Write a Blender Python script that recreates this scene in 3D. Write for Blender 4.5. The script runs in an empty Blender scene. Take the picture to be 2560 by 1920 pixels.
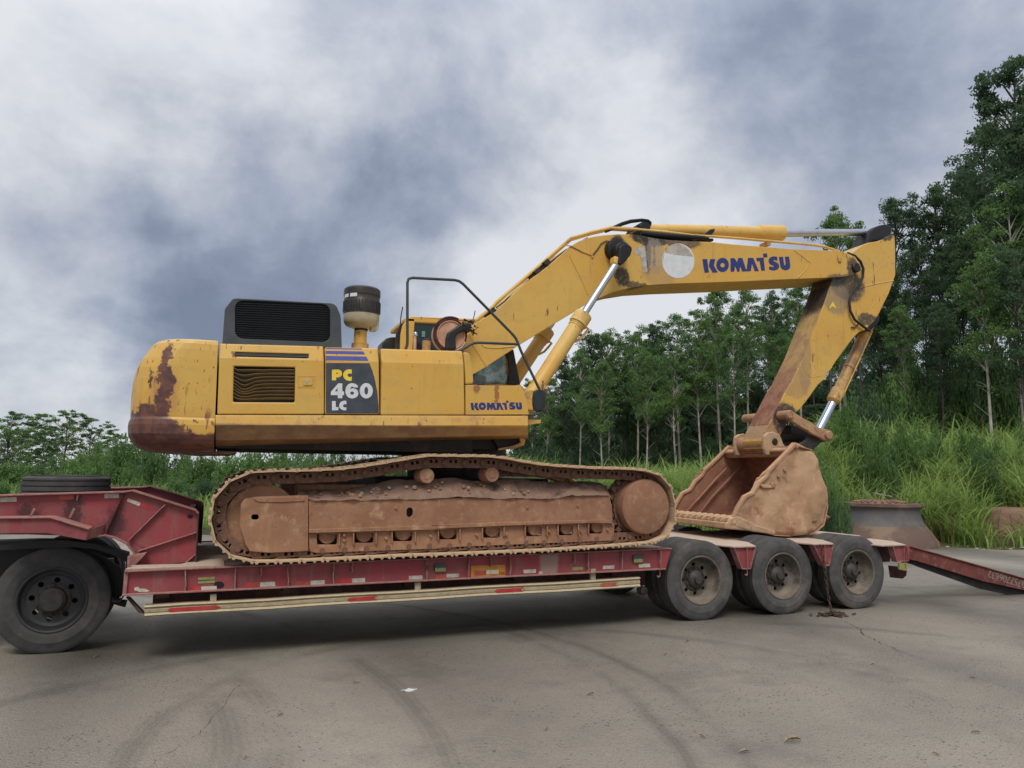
import bpy, bmesh, math, random
import numpy as np
from mathutils import Vector, Matrix, noise as mnoise
from mathutils.geometry import tessellate_polygon
random.seed(7); rng = np.random.default_rng(7)
sc = bpy.context.scene
COL = sc.collection
PI = math.pi

# ------------------------------------------------------------------ camera
CAM = np.array([-1.9537, -8.0985, 1.8876]); YAW, PITCH, ROLL, FPX = .3707, .1176, .0111, 1843.83
def cam_axes():
    f = np.array([math.sin(YAW)*math.cos(PITCH), math.cos(YAW)*math.cos(PITCH), math.sin(PITCH)])
    r = np.array([math.cos(YAW), -math.sin(YAW), 0.]); u = np.cross(r, f)
    c, s = math.cos(ROLL), math.sin(ROLL)
    return r*c+u*s, -r*s+u*c, f
CR, CU, CF = cam_axes()
cd = bpy.data.cameras.new('camera'); cam = bpy.data.objects.new('camera', cd); COL.objects.link(cam)
cd.sensor_fit = 'HORIZONTAL'; cd.sensor_width = 36; cd.lens = 36*FPX/2560; cd.clip_start = .1; cd.clip_end = 3000
m = Matrix.Identity(4)
for i in range(3):
    m[i][0] = CR[i]; m[i][1] = CU[i]; m[i][2] = -CF[i]; m[i][3] = CAM[i]
cam.matrix_world = m
sc.camera = cam
def raydir(u, v): return CF + (u-1280)/FPX*CR + (960-v)/FPX*CU
def on(u, v, y):                     # a point of the vertical plane at depth y (metres across the trailer)
    d = raydir(u, v); return CAM + d*((y-CAM[1])/d[1])
def onz(u, v, z):
    d = raydir(u, v); return CAM + d*((z-CAM[2])/d[2])

# ------------------------------------------------------------------ node helper
class Mt:
    def __init__(s, name, nt=None, obj=False):
        if nt is None:
            s.m = bpy.data.materials.new(name); s.m.use_nodes = True; s.t = s.m.node_tree
            s.b = s.t.nodes['Principled BSDF']
            if obj: s.P = s.n('ShaderNodeTexCoord').outputs['Object']
            else: s.P = s.n('ShaderNodeNewGeometry').outputs['Position']
        else:
            s.t = nt
    def n(s, k, **kw):
        x = s.t.nodes.new(k)
        for a, b in kw.items(): setattr(x, a, b)
        return x
    def link(s, sock, v):
        if hasattr(v, 'is_output'): s.t.links.new(v, sock)
        elif isinstance(v, (tuple, list)):
            n = len(sock.default_value); v = tuple(v)
            sock.default_value = (v+(1.,))[:n] if len(v) < n else v[:n]
        else: sock.default_value = v
    def math(s, op, a, b=0., c=None, clamp=False):
        x = s.n('ShaderNodeMath', operation=op, use_clamp=clamp); s.link(x.inputs[0], a); s.link(x.inputs[1], b)
        if c is not None: s.link(x.inputs[2], c)
        return x.outputs[0]
    def vm(s, op, a, b=(0, 0, 0), out=0):
        x = s.n('ShaderNodeVectorMath', operation=op); s.link(x.inputs[0], a); s.link(x.inputs[1], b); return x.outputs[out]
    def scl(s, v, k):
        return s.vm('MULTIPLY', v, k)
    def noise(s, scale, detail=4, vec=None, rough=.6, dist=0., out='Fac'):
        x = s.n('ShaderNodeTexNoise'); x.inputs['Scale'].default_value = scale; x.inputs['Detail'].default_value = detail
        x.inputs['Roughness'].default_value = rough; x.inputs['Distortion'].default_value = dist
        s.link(x.inputs['Vector'], s.P if vec is None else vec); return x.outputs[out]
    def vor(s, scale, vec=None, feat='F1', out='Distance', rand=1.):
        x = s.n('ShaderNodeTexVoronoi', feature=feat); x.inputs['Scale'].default_value = scale; x.inputs['Randomness'].default_value = rand
        s.link(x.inputs['Vector'], s.P if vec is None else vec); return x.outputs[out]
    def rmp(s, x, lo, hi, a=0., b=1., smooth=True):
        r = s.n('ShaderNodeMapRange', interpolation_type='SMOOTHSTEP' if smooth else 'LINEAR')
        s.link(r.inputs[0], x); r.inputs[1].default_value = lo; r.inputs[2].default_value = hi
        r.inputs[3].default_value = a; r.inputs[4].default_value = b; return r.outputs[0]
    def mix(s, f, a, b, mode='MIX'):
        x = s.n('ShaderNodeMix', data_type='RGBA', blend_type=mode)
        s.link(x.inputs[0], f); s.link(x.inputs[6], a); s.link(x.inputs[7], b); return x.outputs[2]
    def xyz(s, v=None):
        x = s.n('ShaderNodeSeparateXYZ'); s.link(x.inputs[0], s.P if v is None else v); return x.outputs
    def nz(s): return s.xyz(s.n('ShaderNodeNewGeometry').outputs['Normal'])[2]
    def blob(s, c, r, wob=.5, sc=4., lo=.75, hi=1.1, W=None):
        """ragged ellipsoid stain at c with radii r"""
        if W is None:
            if (wob, sc) not in s.__dict__.setdefault('wc', {}):
                W = s.vm('ADD', s.P, s.scl(s.vm('SUBTRACT', s.noise(sc, 6, out='Color', rough=.75), (.5, .5, .5)), (wob,)*3))
                s.wc[(wob, sc)] = s.vm('ADD', W, s.scl(s.vm('SUBTRACT', s.noise(24., 6, out='Color', rough=.8), (.5, .5, .5)), (wob*.9,)*3))
            W = s.wc[(wob, sc)]
        d = s.vm('DIVIDE', s.vm('SUBTRACT', W, tuple(c)), tuple(r))
        return s.rmp(s.vm('LENGTH', d, out=1), hi, lo)
    def mx(s, L):
        a = L[0]
        for b in L[1:]: a = s.math('MAXIMUM', a, b)
        return a
    def bump(s, h, st=.3, d=.01):
        x = s.n('ShaderNodeBump'); x.inputs['Strength'].default_value = st; x.inputs['Distance'].default_value = d
        s.link(x.inputs['Height'], h); s.link(s.b.inputs['Normal'], x.outputs[0])
    def out(s, col, rough=.6, metal=0., spec=.35):
        s.link(s.b.inputs['Base Color'], col); s.link(s.b.inputs['Roughness'], rough); s.link(s.b.inputs['Metallic'], metal)
        s.b.inputs['Specular IOR Level'].default_value = spec; return s.m

# ------------------------------------------------------------------ world, sun, exposure
W = bpy.data.worlds.new('World'); sc.world = W; W.use_nodes = True
nt = W.node_tree; w = Mt('w', nt)
bg = nt.nodes['Background']
D = w.n('ShaderNodeTexCoord').outputs['Generated']
sky = w.n('ShaderNodeTexSky'); sky.sky_type = 'NISHITA'; sky.sun_disc = False
SUN_EL, SUN_AZ = math.radians(52), math.radians(205)      # azimuth clockwise from +Y
sky.sun_elevation = SUN_EL; sky.sun_rotation = SUN_AZ
dx, dy, dz = w.xyz(D)
den = w.math('ADD', w.math('MAXIMUM', dz, 0.), .42)
cmb = w.n('ShaderNodeCombineXYZ'); w.link(cmb.inputs[0], w.math('DIVIDE', dx, den)); w.link(cmb.inputs[1], w.math('DIVIDE', dy, den)); w.link(cmb.inputs[2], dz)
P2 = cmb.outputs[0]
n1 = w.noise(2.1, 8, P2, .55, .3); n2 = w.noise(4.2, 8, D, .60, .15); n3 = w.noise(.9, 3, w.vm('ADD', P2, (3.1, 7.7, 0)), .5, .2)
warp = w.vm('ADD', D, w.scl(w.vm('SUBTRACT', w.noise(3.2, 6, D, .6, 0., 'Color'), (.5, .5, .5)), (.34,)*3))
warp = w.vm('NORMALIZE', warp)
def patch(u, v, ang, amp):
    d = raydir(u, v); d = d/np.linalg.norm(d)
    dt = w.vm('DOT_PRODUCT', warp, tuple(d), out=1)
    return w.math('MULTIPLY', w.rmp(dt, math.cos(math.radians(ang)), 1.), amp)
f = w.math('ADD', w.math('MULTIPLY', n1, 1.1), w.math('MULTIPLY', n2, 1.15))
f = w.math('ADD', f, w.math('MULTIPLY', n3, .35))            # mean about .78
f = w.math('SUBTRACT', f, .60)
for a in [(330, 640, 15, -.20), (700, 690, 15, -.22), (1020, 600, 15, -.20), (1180, 480, 9, -.12), (120, 760, 12, -.16), (480, 880, 9, -.10),
          (1900, 120, 26, -.16), (1100, 60, 15, -.16), (2350, 260, 15, -.08),
          (650, 280, 14, .16), (150, 100, 18, .08), (60, 980, 12, .26), (1150, 760, 9, .24), (1460, 470, 13, .30), (1600, 900, 15, .18), (1250, 900, 9, .15),
          (2100, 330, 10, .08), (330, 1120, 10, .16), (320, 420, 9, .10)]:
    f = w.math('ADD', f, patch(*a))
cr = w.n('ShaderNodeValToRGB'); w.link(cr.inputs[0], f); e = cr.color_ramp
e.elements[0].position = .05; e.elements[0].color = (.150, .178, .245, 1)
e.elements[1].position = .95; e.elements[1].color = (.60, .615, .64, 1)
for p, c in ((.26, (.205, .238, .315)), (.43, (.290, .325, .405)), (.60, (.395, .42, .475)), (.78, (.51, .53, .575))):
    q = e.elements.new(p); q.color = c+(1,)
skyc = w.mix(.93, w.mix(1., sky.outputs[0], (.09, .09, .09), 'MULTIPLY'), cr.outputs[0])
# overcast brightening toward the zenith and below-horizon ground colour
zen = w.rmp(dz, .35, 1., 1., 1.6)
skyc = w.mix(1., skyc, zen, 'MULTIPLY')
w.link(bg.inputs[0], skyc); bg.inputs[1].default_value = 1.
sd = bpy.data.lights.new('sun', 'SUN'); sd.energy = 1.6; sd.angle = math.radians(22); sd.color = (1, .955, .88)
so = bpy.data.objects.new('sun', sd); COL.objects.link(so)
sv = Vector((math.sin(SUN_AZ)*math.cos(SUN_EL), math.cos(SUN_AZ)*math.cos(SUN_EL), math.sin(SUN_EL)))
so.rotation_euler = sv.to_track_quat('Z', 'Y').to_euler()
sc.view_settings.view_transform = 'Standard'; sc.view_settings.look = 'None'; sc.view_settings.gamma = 1
sc.view_settings.use_curve_mapping = False; sc.view_settings.exposure = 0.36
sc.render.engine = 'CYCLES'

# ------------------------------------------------------------------ materials
def yellow(name, mud=0., stains=(), rustiness=0., base=(.575, .360, .080), extra=None):
    a = Mt(name)
    c = a.mix(a.rmp(a.noise(1.1, 4), .35, .65), base, tuple(x*k for x, k in zip(base, (1.02, .90, .68))))
    c = a.mix(a.math('MULTIPLY', a.rmp(a.noise(5., 7, rough=.75), .45, .75), .35), c, (.44, .28, .10))
    c = a.mix(a.math('MULTIPLY', a.rmp(a.nz(), .35, .9), .55), c, (.62, .50, .30))     # dust that settles on upward faces
    # vertical grime streaks
    st = a.rmp(a.noise(1., 5, a.scl(a.P, (9, 9, .9)), .6), .56, .8)
    c = a.mix(a.math('MULTIPLY', st, .5), c, (.30, .17, .06))
    c = a.mix(a.math('MULTIPLY', a.rmp(a.noise(1., 6, a.scl(a.P, (2.2, 2.2, 5)), .7), .5, .68), .3), c, (.40, .25, .09))
    # specks of rust
    sp = a.rmp(a.noise(1., 3, a.scl(a.P, (26, 26, 13)), .55), .70-.03*rustiness, .735-.03*rustiness)
    c = a.mix(a.math('MULTIPLY', sp, .85), c, (.13, .05, .03))
    if rustiness > 0:
        dr = a.rmp(a.noise(1., 4, a.scl(a.P, (13, 13, 2.4)), .55), .665-.035*rustiness, .70-.035*rustiness)
        dr = a.math('MULTIPLY', dr, a.rmp(a.noise(1.9, 2), .45, .6))
        c = a.mix(a.math('MULTIPLY', dr, .85), c, (.17, .065, .03))
    sc_ = a.n('ShaderNodeMapping'); a.link(sc_.inputs[0], a.P); sc_.inputs['Rotation'].default_value = (0, .5, 0); sc_.inputs['Scale'].default_value = (46, 20, 13)
    c = a.mix(a.math('MULTIPLY', a.rmp(a.noise(1., 2, sc_.outputs[0], .5), .745-.03*rustiness, .775-.03*rustiness), .6), c, (.12, .06, .035))
    if mud: c = a.mix(a.math('MULTIPLY', a.rmp(a.noise(2.4, 8, rough=.7), .60-.3*mud, .74-.2*mud), .9), c, (.26, .14, .085))
    rough = .42
    for (cc, rr, colr, amt) in stains:
        b = a.math('MULTIPLY', a.blob(cc, rr, .16, 7., .8, 1.05), a.rmp(a.noise(17, 6, rough=.8), .36, .50, .55, 1.))
        c = a.mix(a.math('MULTIPLY', b, amt), c, colr)
    if extra: c = extra(a, c)
    a.bump(a.noise(60, 3), .06, .004)
    return a.out(c, a.rmp(a.noise(3, 4), .3, .7, .38, .62), 0, .4)

def soil(name, c1, c2, c3, scale=3., rough=.9, bs=.5, obj=False, dark=None, streak=False):
    a = Mt(name, obj=obj)
    c = a.mix(a.rmp(a.noise(scale, 6), .38, .62), c1, c2)
    c = a.mix(a.rmp(a.noise(scale*4.3, 6, rough=.7), .5, .72), c, c3)
    c = a.mix(a.math('MULTIPLY', a.rmp(a.nz(), .2, .9), .5), c, tuple(min(1, x*1.5) for x in c1))
    if streak: c = a.mix(a.math('MULTIPLY', a.rmp(a.noise(1., 6, a.scl(a.P, (11, 11, 1.3)), .65), .5, .68), .45), c, c2)
    if streak: c = a.mix(a.math('MULTIPLY', a.rmp(a.noise(11., 7, rough=.8), .56, .64), .5), c, (.15, .085, .055))
    if streak: c = a.mix(a.rmp(a.xyz()[0], 1.0, 2.6, 0., .42), c, (.24, .125, .085))
    if dark: c = a.mix(a.rmp(a.noise(scale*.6, 5, rough=.7), .55, .66), c, dark)
    a.bump(a.noise(scale*9, 8, rough=.7), bs, .012)
    return a.out(c, rough, 0, .15)

def plain(name, col, rough=.6, metal=0., var=.25, scale=6., obj=False, spec=.35, dust=0.):
    a = Mt(name, obj=obj)
    c = a.mix(a.rmp(a.noise(scale, 5), .35, .7), col, tuple(x*(1-var) for x in col))
    if dust:
        c = a.mix(a.math('MULTIPLY', a.rmp(a.noise(scale*.7, 6, rough=.7), .4, .7), dust), c, (.33, .25, .17))
        c = a.mix(a.math('MULTIPLY', a.rmp(a.nz(), .3, .9), dust), c, (.36, .28, .20))
    if metal < .9: a.bump(a.noise(40, 3), .08, .003)
    return a.out(c, rough, metal, spec)

GREASE = (.022, .02, .02)
TAN = (.36, .24, .15)
def P3(u, v, y): return tuple(on(u, v, y))
def cw_extra(a, c):
    X, Y, Z = a.xyz()
    Wd = a.vm('ADD', a.P, a.scl(a.vm('SUBTRACT', a.noise(7, 7, out='Color', rough=.82), (.5, .5, .5)), (.24,)*3))
    L = []
    for (u, v, ru, rv) in ((414, 895, 8, 26), (424, 880, 6, 18), (412, 925, 15, 20), (418, 950, 18, 20), (400, 945, 8, 12), (414, 975, 17, 17), (402, 1000, 14, 22), (410, 1018, 15, 20), (408, 1030, 11, 12),
                           (365, 1020, 20, 13), (377, 950, 4, 22), (600, 300, 1, 1)):
        p = on(u, v, .0); L.append(a.blob((p[0], .05, p[2]), (ru/215, .5, rv/215), W=Wd, lo=.85, hi=1.0))
    rust = a.mx(L)
    # bottom band: paint scraped off, ragged upper limit
    lim = a.math('ADD', Z, a.math('MULTIPLY', a.math('SUBTRACT', a.noise(5., 8, rough=.8), .5), .34))
    k = a.rmp(X, -2.66, -2.2, 2.46, 2.235)
    band = a.rmp(a.math('SUBTRACT', lim, k), .02, -.02)
    rust = a.math('MAXIMUM', rust, band)
    rc = a.mix(a.rmp(a.noise(9, 6), .4, .6), (.085, .036, .032), (.15, .062, .04))
    halo = a.mx([a.blob((on(412, 985, 0)[0], .05, on(412, 985, 0)[2]), (.16, .5, .33), W=Wd, lo=.5, hi=1.1)])
    c = a.mix(a.math('MULTIPLY', halo, .5), c, (.36, .15, .06))
    return a.mix(rust, c, rc)
def skirt_extra(a, c):
    X, Y, Z = a.xyz()
    zz = a.math('SUBTRACT', Z, a.math('MULTIPLY', X, .019))
    lim = a.math('ADD', zz, a.math('MULTIPLY', a.math('SUBTRACT', a.noise(4., 8, rough=.75), .5), .05))
    m1 = a.rmp(lim, 2.385, 2.36)
    mc = a.mix(a.rmp(a.noise(5, 7), .4, .65), (.22, .125, .07), (.32, .20, .10))
    wet = a.rmp(X, .2, 1.6, 1., .45)
    c = a.mix(a.math('MULTIPLY', m1, wet), c, mc)
    return a.mix(a.math('MULTIPLY', a.rmp(a.noise(7, 8, rough=.8), .5, .62), .4), c, (.24, .17, .10))
def tank_extra(a, c):
    s1 = a.blob(P3(1242, 985, 0), (.03, .3, .16), .12, 9.); s2 = a.blob(P3(1192, 972, 0), (.05, .3, .06), .12, 9.)
    return a.mix(a.math('MULTIPLY', a.math('MAXIMUM', s1, s2), .75), c, (.22, .06, .04))

M = {}
M['yel'] = yellow('yellow_paint', 0, (), .8)
M['yel_cw'] = yellow('yellow_counterweight', 0, (), 2.2, extra=cw_extra)
M['yel_skirt'] = yellow('yellow_skirt', 0, (), .5, (.60, .38, .11), skirt_extra)
M['yel_tank'] = yellow('yellow_tank', 0, (), .4, extra=tank_extra)
M['yel_boom'] = yellow('yellow_boom', 0, [
    (P3(1546, 625, 1.1), (.17, .3, .24), GREASE, .98), (P3(1556, 690, 1.1), (.14, .3, .15), (.02, .018, .018), .95), (P3(1590, 712, 1.1), (.22, .3, .06), (.03, .025, .022), .85),
    (P3(1625, 596, 1.1), (.34, .8, .12), GREASE, .99), (P3(1622, 640, 1.1), (.055, .3, .30), GREASE, .97), (P3(1637, 640, 1.1), (.02, .3, .2), GREASE, .9), (P3(1668, 650, 1.1), (.05, .3, .2), GREASE, .8), (P3(1640, 640, 1.1), (.17, .3, .30), (.30, .26, .22), .6), (P3(1650, 690, 1.1), (.3, .3, .16), (.36, .23, .10), .6),
    (P3(1700, 600, 1.1), (.42, .3, .12), (.06, .05, .05), .85), (P3(2135, 672, 1.1), (.14, .3, .22), (.04, .035, .035), .92), (P3(2110, 700, 1.1), (.35, .9, .12), (.05, .04, .04), .8)], .25)
M['yel_arm'] = yellow('yellow_arm', 0, [
    (P3(2120, 715, 1.2), (.40, .6, .30), (.05, .04, .04), .92), (P3(2090, 745, 1.2), (.34, .6, .30), (.22, .17, .12), .7), (P3(2210, 585, 1.2), (.24, .6, .13), GREASE, .95),
    (P3(2010, 870, 1.2), (.16, 2, .8), (.27, .17, .11), .6), (P3(1990, 960, 1.2), (.30, 2, .25), (.30, .19, .11), .55), (P3(1915, 1040, 1.2), (.42, 2, .42), (.28, .16, .10), .85), (P3(1965, 1050, 1.2), (.28, .7, .30), (.04, .03, .03), .95),
    (P3(2170, 800, 1.2), (.26, .5, .12), (.03, .03, .03), .9), (P3(2080, 700, 1.2), (.30, 2, .13), (.04, .035, .03), .85)], 1.1)
M['yel_cyl'] = yellow('yellow_cylinder', .15, (), .3, (.64, .42, .12))
M['yel_dirty'] = yellow('yellow_dirty_cylinder', .55, (), .9)
M['armfront'] = soil('arm_front_rust', (.31, .17, .11), (.42, .27, .145), (.19, .085, .065), 3.5)
M['mud'] = soil('dried_mud_red', (.33, .18, .105), (.26, .13, .078), (.43, .275, .165), 1.6, bs=.6, dark=(.22, .115, .078), streak=True)
M['mudheap'] = soil('dried_mud_heap', (.19, .12, .09), (.25, .16, .11), (.34, .24, .17), 5., bs=1., dark=(.12, .07, .055))
M['shoe'] = soil('track_shoe_steel', (.47, .33, .205), (.38, .26, .165), (.22, .14, .10), 5., obj=True, bs=.4)
M['link'] = soil('track_link_steel', (.17, .095, .066), (.12, .07, .05), (.25, .16, .105), 6., obj=True, bs=.4)
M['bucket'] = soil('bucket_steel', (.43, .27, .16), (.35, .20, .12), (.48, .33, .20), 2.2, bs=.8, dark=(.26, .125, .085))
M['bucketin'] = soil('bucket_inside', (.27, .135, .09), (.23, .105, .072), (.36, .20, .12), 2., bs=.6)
M['lip'] = soil('bucket_lip', (.46, .31, .19), (.38, .24, .15), (.28, .17, .11), 6., bs=.5)
M['dark'] = plain('dark_steel', (.025, .024, .026), .7, 0, .4, 5, dust=.12)
M['grease'] = plain('black_grease', (.012, .011, .012), .45, 0, .3, 9)
M['rubber'] = plain('hose_rubber', (.018, .018, .02), .5)
M['hood'] = plain('grey_hood', (.055, .065, .075), .55, 0, .25, 2.5, dust=.1)
M['grille'] = plain('black_grille', (.008, .009, .012), .45)
M['rail'] = plain('dark_rail', (.035, .05, .048), .45, dust=.06)
M['chrome'] = plain('chrome_rod', (.52, .54, .57), .40, 1., .15, 8)
M['chromeblue'] = plain('chrome_rod_blue', (.50, .58, .74), .40, 1., .1, 8)
M['decal'] = plain('decal_grey', (.055, .065, .08), .5, 0, .3, 9)
M['dblue'] = plain('decal_blue', (.06, .07, .28), .5, 0, .15, 9)
M['lblue'] = plain('logo_blue', (.022, .035, .17), .45, 0, .2, 9)
M['dyel'] = plain('decal_yellow', (.80, .58, .05), .5, 0, .12, 9)
M['dwht'] = plain('decal_white', (.62, .63, .64), .5, 0, .12, 14)
M['fwht'] = plain('faded_white', (.46, .42, .36), .7, 0, .35, 12)
M['salmon'] = plain('reel_salmon', (.60, .33, .22), .6, 0, .35, 7)
M['bowl'] = plain('precleaner_bowl', (.42, .36, .24), .35, 0, .35, 4)
M['plastic'] = plain('black_plastic', (.018, .017, .017), .4, dust=.1)
a = Mt('window_glass'); a.b.inputs['Transmission Weight'].default_value = .55
M['glass'] = a.out(a.mix(a.rmp(a.noise(3., 7, rough=.75), .42, .6), (.10, .17, .16), (.38, .47, .46)), .12, 0, .5)
M['dglass'] = plain('dark_glass', (.012, .022, .026), .08, 0, .2, 3, spec=.5)
def redpaint():
    a = Mt('faded_red_paint')
    c = a.mix(a.rmp(a.noise(1.6, 6, rough=.65), .35, .65), (.29, .045, .055), (.22, .055, .058))
    c = a.mix(a.math('MULTIPLY', a.rmp(a.noise(3.5, 8, rough=.8), .52, .66), .55), c, (.23, .11, .09))
    c = a.mix(a.math('MULTIPLY', a.rmp(a.noise(1., 5, a.scl(a.P, (9, 9, .7)), .6), .5, .72), .6), c, (.23, .12, .10))
    c = a.mix(a.math('MULTIPLY', a.rmp(a.nz(), .3, .9), .75), c, (.34, .25, .20))
    c = a.mix(a.math('MULTIPLY', a.rmp(a.noise(14, 5, rough=.7), .66, .70), .8), c, (.09, .03, .025))
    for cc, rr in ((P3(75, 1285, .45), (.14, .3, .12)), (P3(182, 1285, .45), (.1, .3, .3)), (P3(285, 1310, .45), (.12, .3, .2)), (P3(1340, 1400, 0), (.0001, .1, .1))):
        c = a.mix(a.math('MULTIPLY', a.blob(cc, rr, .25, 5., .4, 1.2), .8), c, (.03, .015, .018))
    p = on(1377, 1400, 0)
    c = a.mix(a.math('MULTIPLY', a.blob((p[0], .02, p[2]), (.13, .3, .3), .03, 9.), .75), c, (.30, .24, .20))
    a.bump(a.noise(30, 6, rough=.7), .15, .006)
    return a.out(c, a.rmp(a.noise(4, 4), .3, .7, .45, .7), 0, .35)
M['red'] = redpaint()
M['redramp'] = soil('worn_ramp_red', (.17, .055, .045), (.13, .04, .038), (.20, .13, .10), 3., bs=.3)
M['redflange'] = soil('worn_red_flange', (.30, .15, .13), (.24, .10, .095), (.36, .24, .19), 6., bs=.3)
M['reddark'] = plain('dark_red_girder', (.055, .014, .016), .75, 0, .5, 3, dust=.2)
M['deck'] = soil('deck_dust', (.42, .33, .26), (.35, .27, .21), (.25, .18, .14), 3., bs=.4)
M['cream'] = soil('cream_guard', (.40, .335, .22), (.34, .275, .18), (.20, .14, .09), 7., bs=.2)
M['tred'] = plain('reflective_red', (.45, .03, .035), .45, 0, .3, 14, dust=.15)
M['twht'] = plain('reflective_white', (.52, .50, .42), .45, 0, .35, 18)
M['orange'] = plain('orange_plate', (.52, .22, .03), .5, 0, .35, 9, dust=.2)
M['oredm'] = plain('faded_red_tape', (.42, .09, .06), .5, 0, .4, 12)
M['olive'] = plain('reflector_olive', (.28, .27, .10), .4, 0, .3, 20)
def tyre_mat(name, c1, c2, dust):
    a = Mt(name, obj=True)
    c = a.mix(a.rmp(a.noise(5, 6, rough=.7), .35, .65), c1, c2)
    c = a.mix(a.math('MULTIPLY', a.rmp(a.noise(3, 7, rough=.75), .45, .7), dust), c, (.24, .19, .15))
    a.bump(a.noise(45, 4), .2, .004)
    return a.out(c, .85, 0, .25)
M['tyre'] = tyre_mat('tyre_rubber', (.060, .060, .060), (.088, .085, .082), .35)
M['tyred'] = tyre_mat('tyre_rubber_dark', (.05, .05, .05), (.07, .068, .067), .2)
M['rim'] = plain('dirty_rim', (.125, .11, .09), .7, 0, .5, 9, obj=True, dust=.3)
M['rimd'] = plain('dark_rim', (.042, .042, .045), .6, 0, .3, 6, obj=True)
M['hub'] = plain('hub_grease', (.045, .042, .040), .55, 0, .4, 12, obj=True, dust=.1)
M['chain'] = plain('rusty_chain', (.10, .065, .045), .7, .3, .4, 20)
M['ruststeel'] = soil('rusted_casting', (.20, .115, .085), (.15, .085, .07), (.28, .19, .14), 2.5, bs=.4)
M['bark'] = plain('pale_bark', (.42, .38, .32), .9, 0, .5, 2.)
M['barkd'] = plain('dark_bark', (.10, .085, .07), .9, 0, .5, 2.)
M['stone'] = plain('rubble_stone', (.40, .36, .30), .9, 0, .4, 5)
M['dryleaf'] = plain('dry_leaf', (.33, .26, .17), .8, 0, .4, 30)
M['splash'] = plain('white_splash', (.62, .63, .62), .8, 0, .2, 40)
def leaf(name, c1, c2, c3, trans=.35):
    a = Mt(name)
    g = a.n('ShaderNodeNewGeometry')
    c = a.mix(a.rmp(g.outputs['Random Per Island'], 0., 1., smooth=False), c1, c2)
    c = a.mix(a.rmp(a.noise(.35, 3), .4, .65), c, c3)
    oi = a.n('ShaderNodeObjectInfo').outputs['Random']
    c = a.mix(a.math('MULTIPLY', oi, .35), c, tuple(x*.55 for x in c2))
    a.b.inputs['Specular IOR Level'].default_value = .2
    a.out(c, .6, 0, .2)
    tr = a.n('ShaderNodeBsdfTranslucent'); a.link(tr.inputs[0], a.mix(.5, c, tuple(min(1., x*1.6) for x in c2)))
    ms = a.n('ShaderNodeMixShader'); ms.inputs[0].default_value = trans
    o = a.t.nodes['Material Output']
    a.t.links.new(a.b.outputs[0], ms.inputs[1]); a.t.links.new(tr.outputs[0], ms.inputs[2]); a.t.links.new(ms.outputs[0], o.inputs[0])
    return a.m
M['leaf'] = leaf('eucalyptus_leaf', (.095, .185, .060), (.175, .285, .085), (.070, .140, .062))
M['leafd'] = leaf('dark_leaf', (.055, .110, .058), (.105, .175, .075), (.048, .090, .055))
M['leafb'] = leaf('bamboo_leaf', (.09, .17, .05), (.15, .25, .07), (.07, .13, .05))
M['grassm'] = leaf('tall_grass_blade', (.085, .17, .035), (.36, .48, .15), (.20, .31, .06), .35)
M['grassdry'] = leaf('dry_grass_blade', (.17, .17, .06), (.28, .26, .10), (.15, .17, .06), .3)

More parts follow.
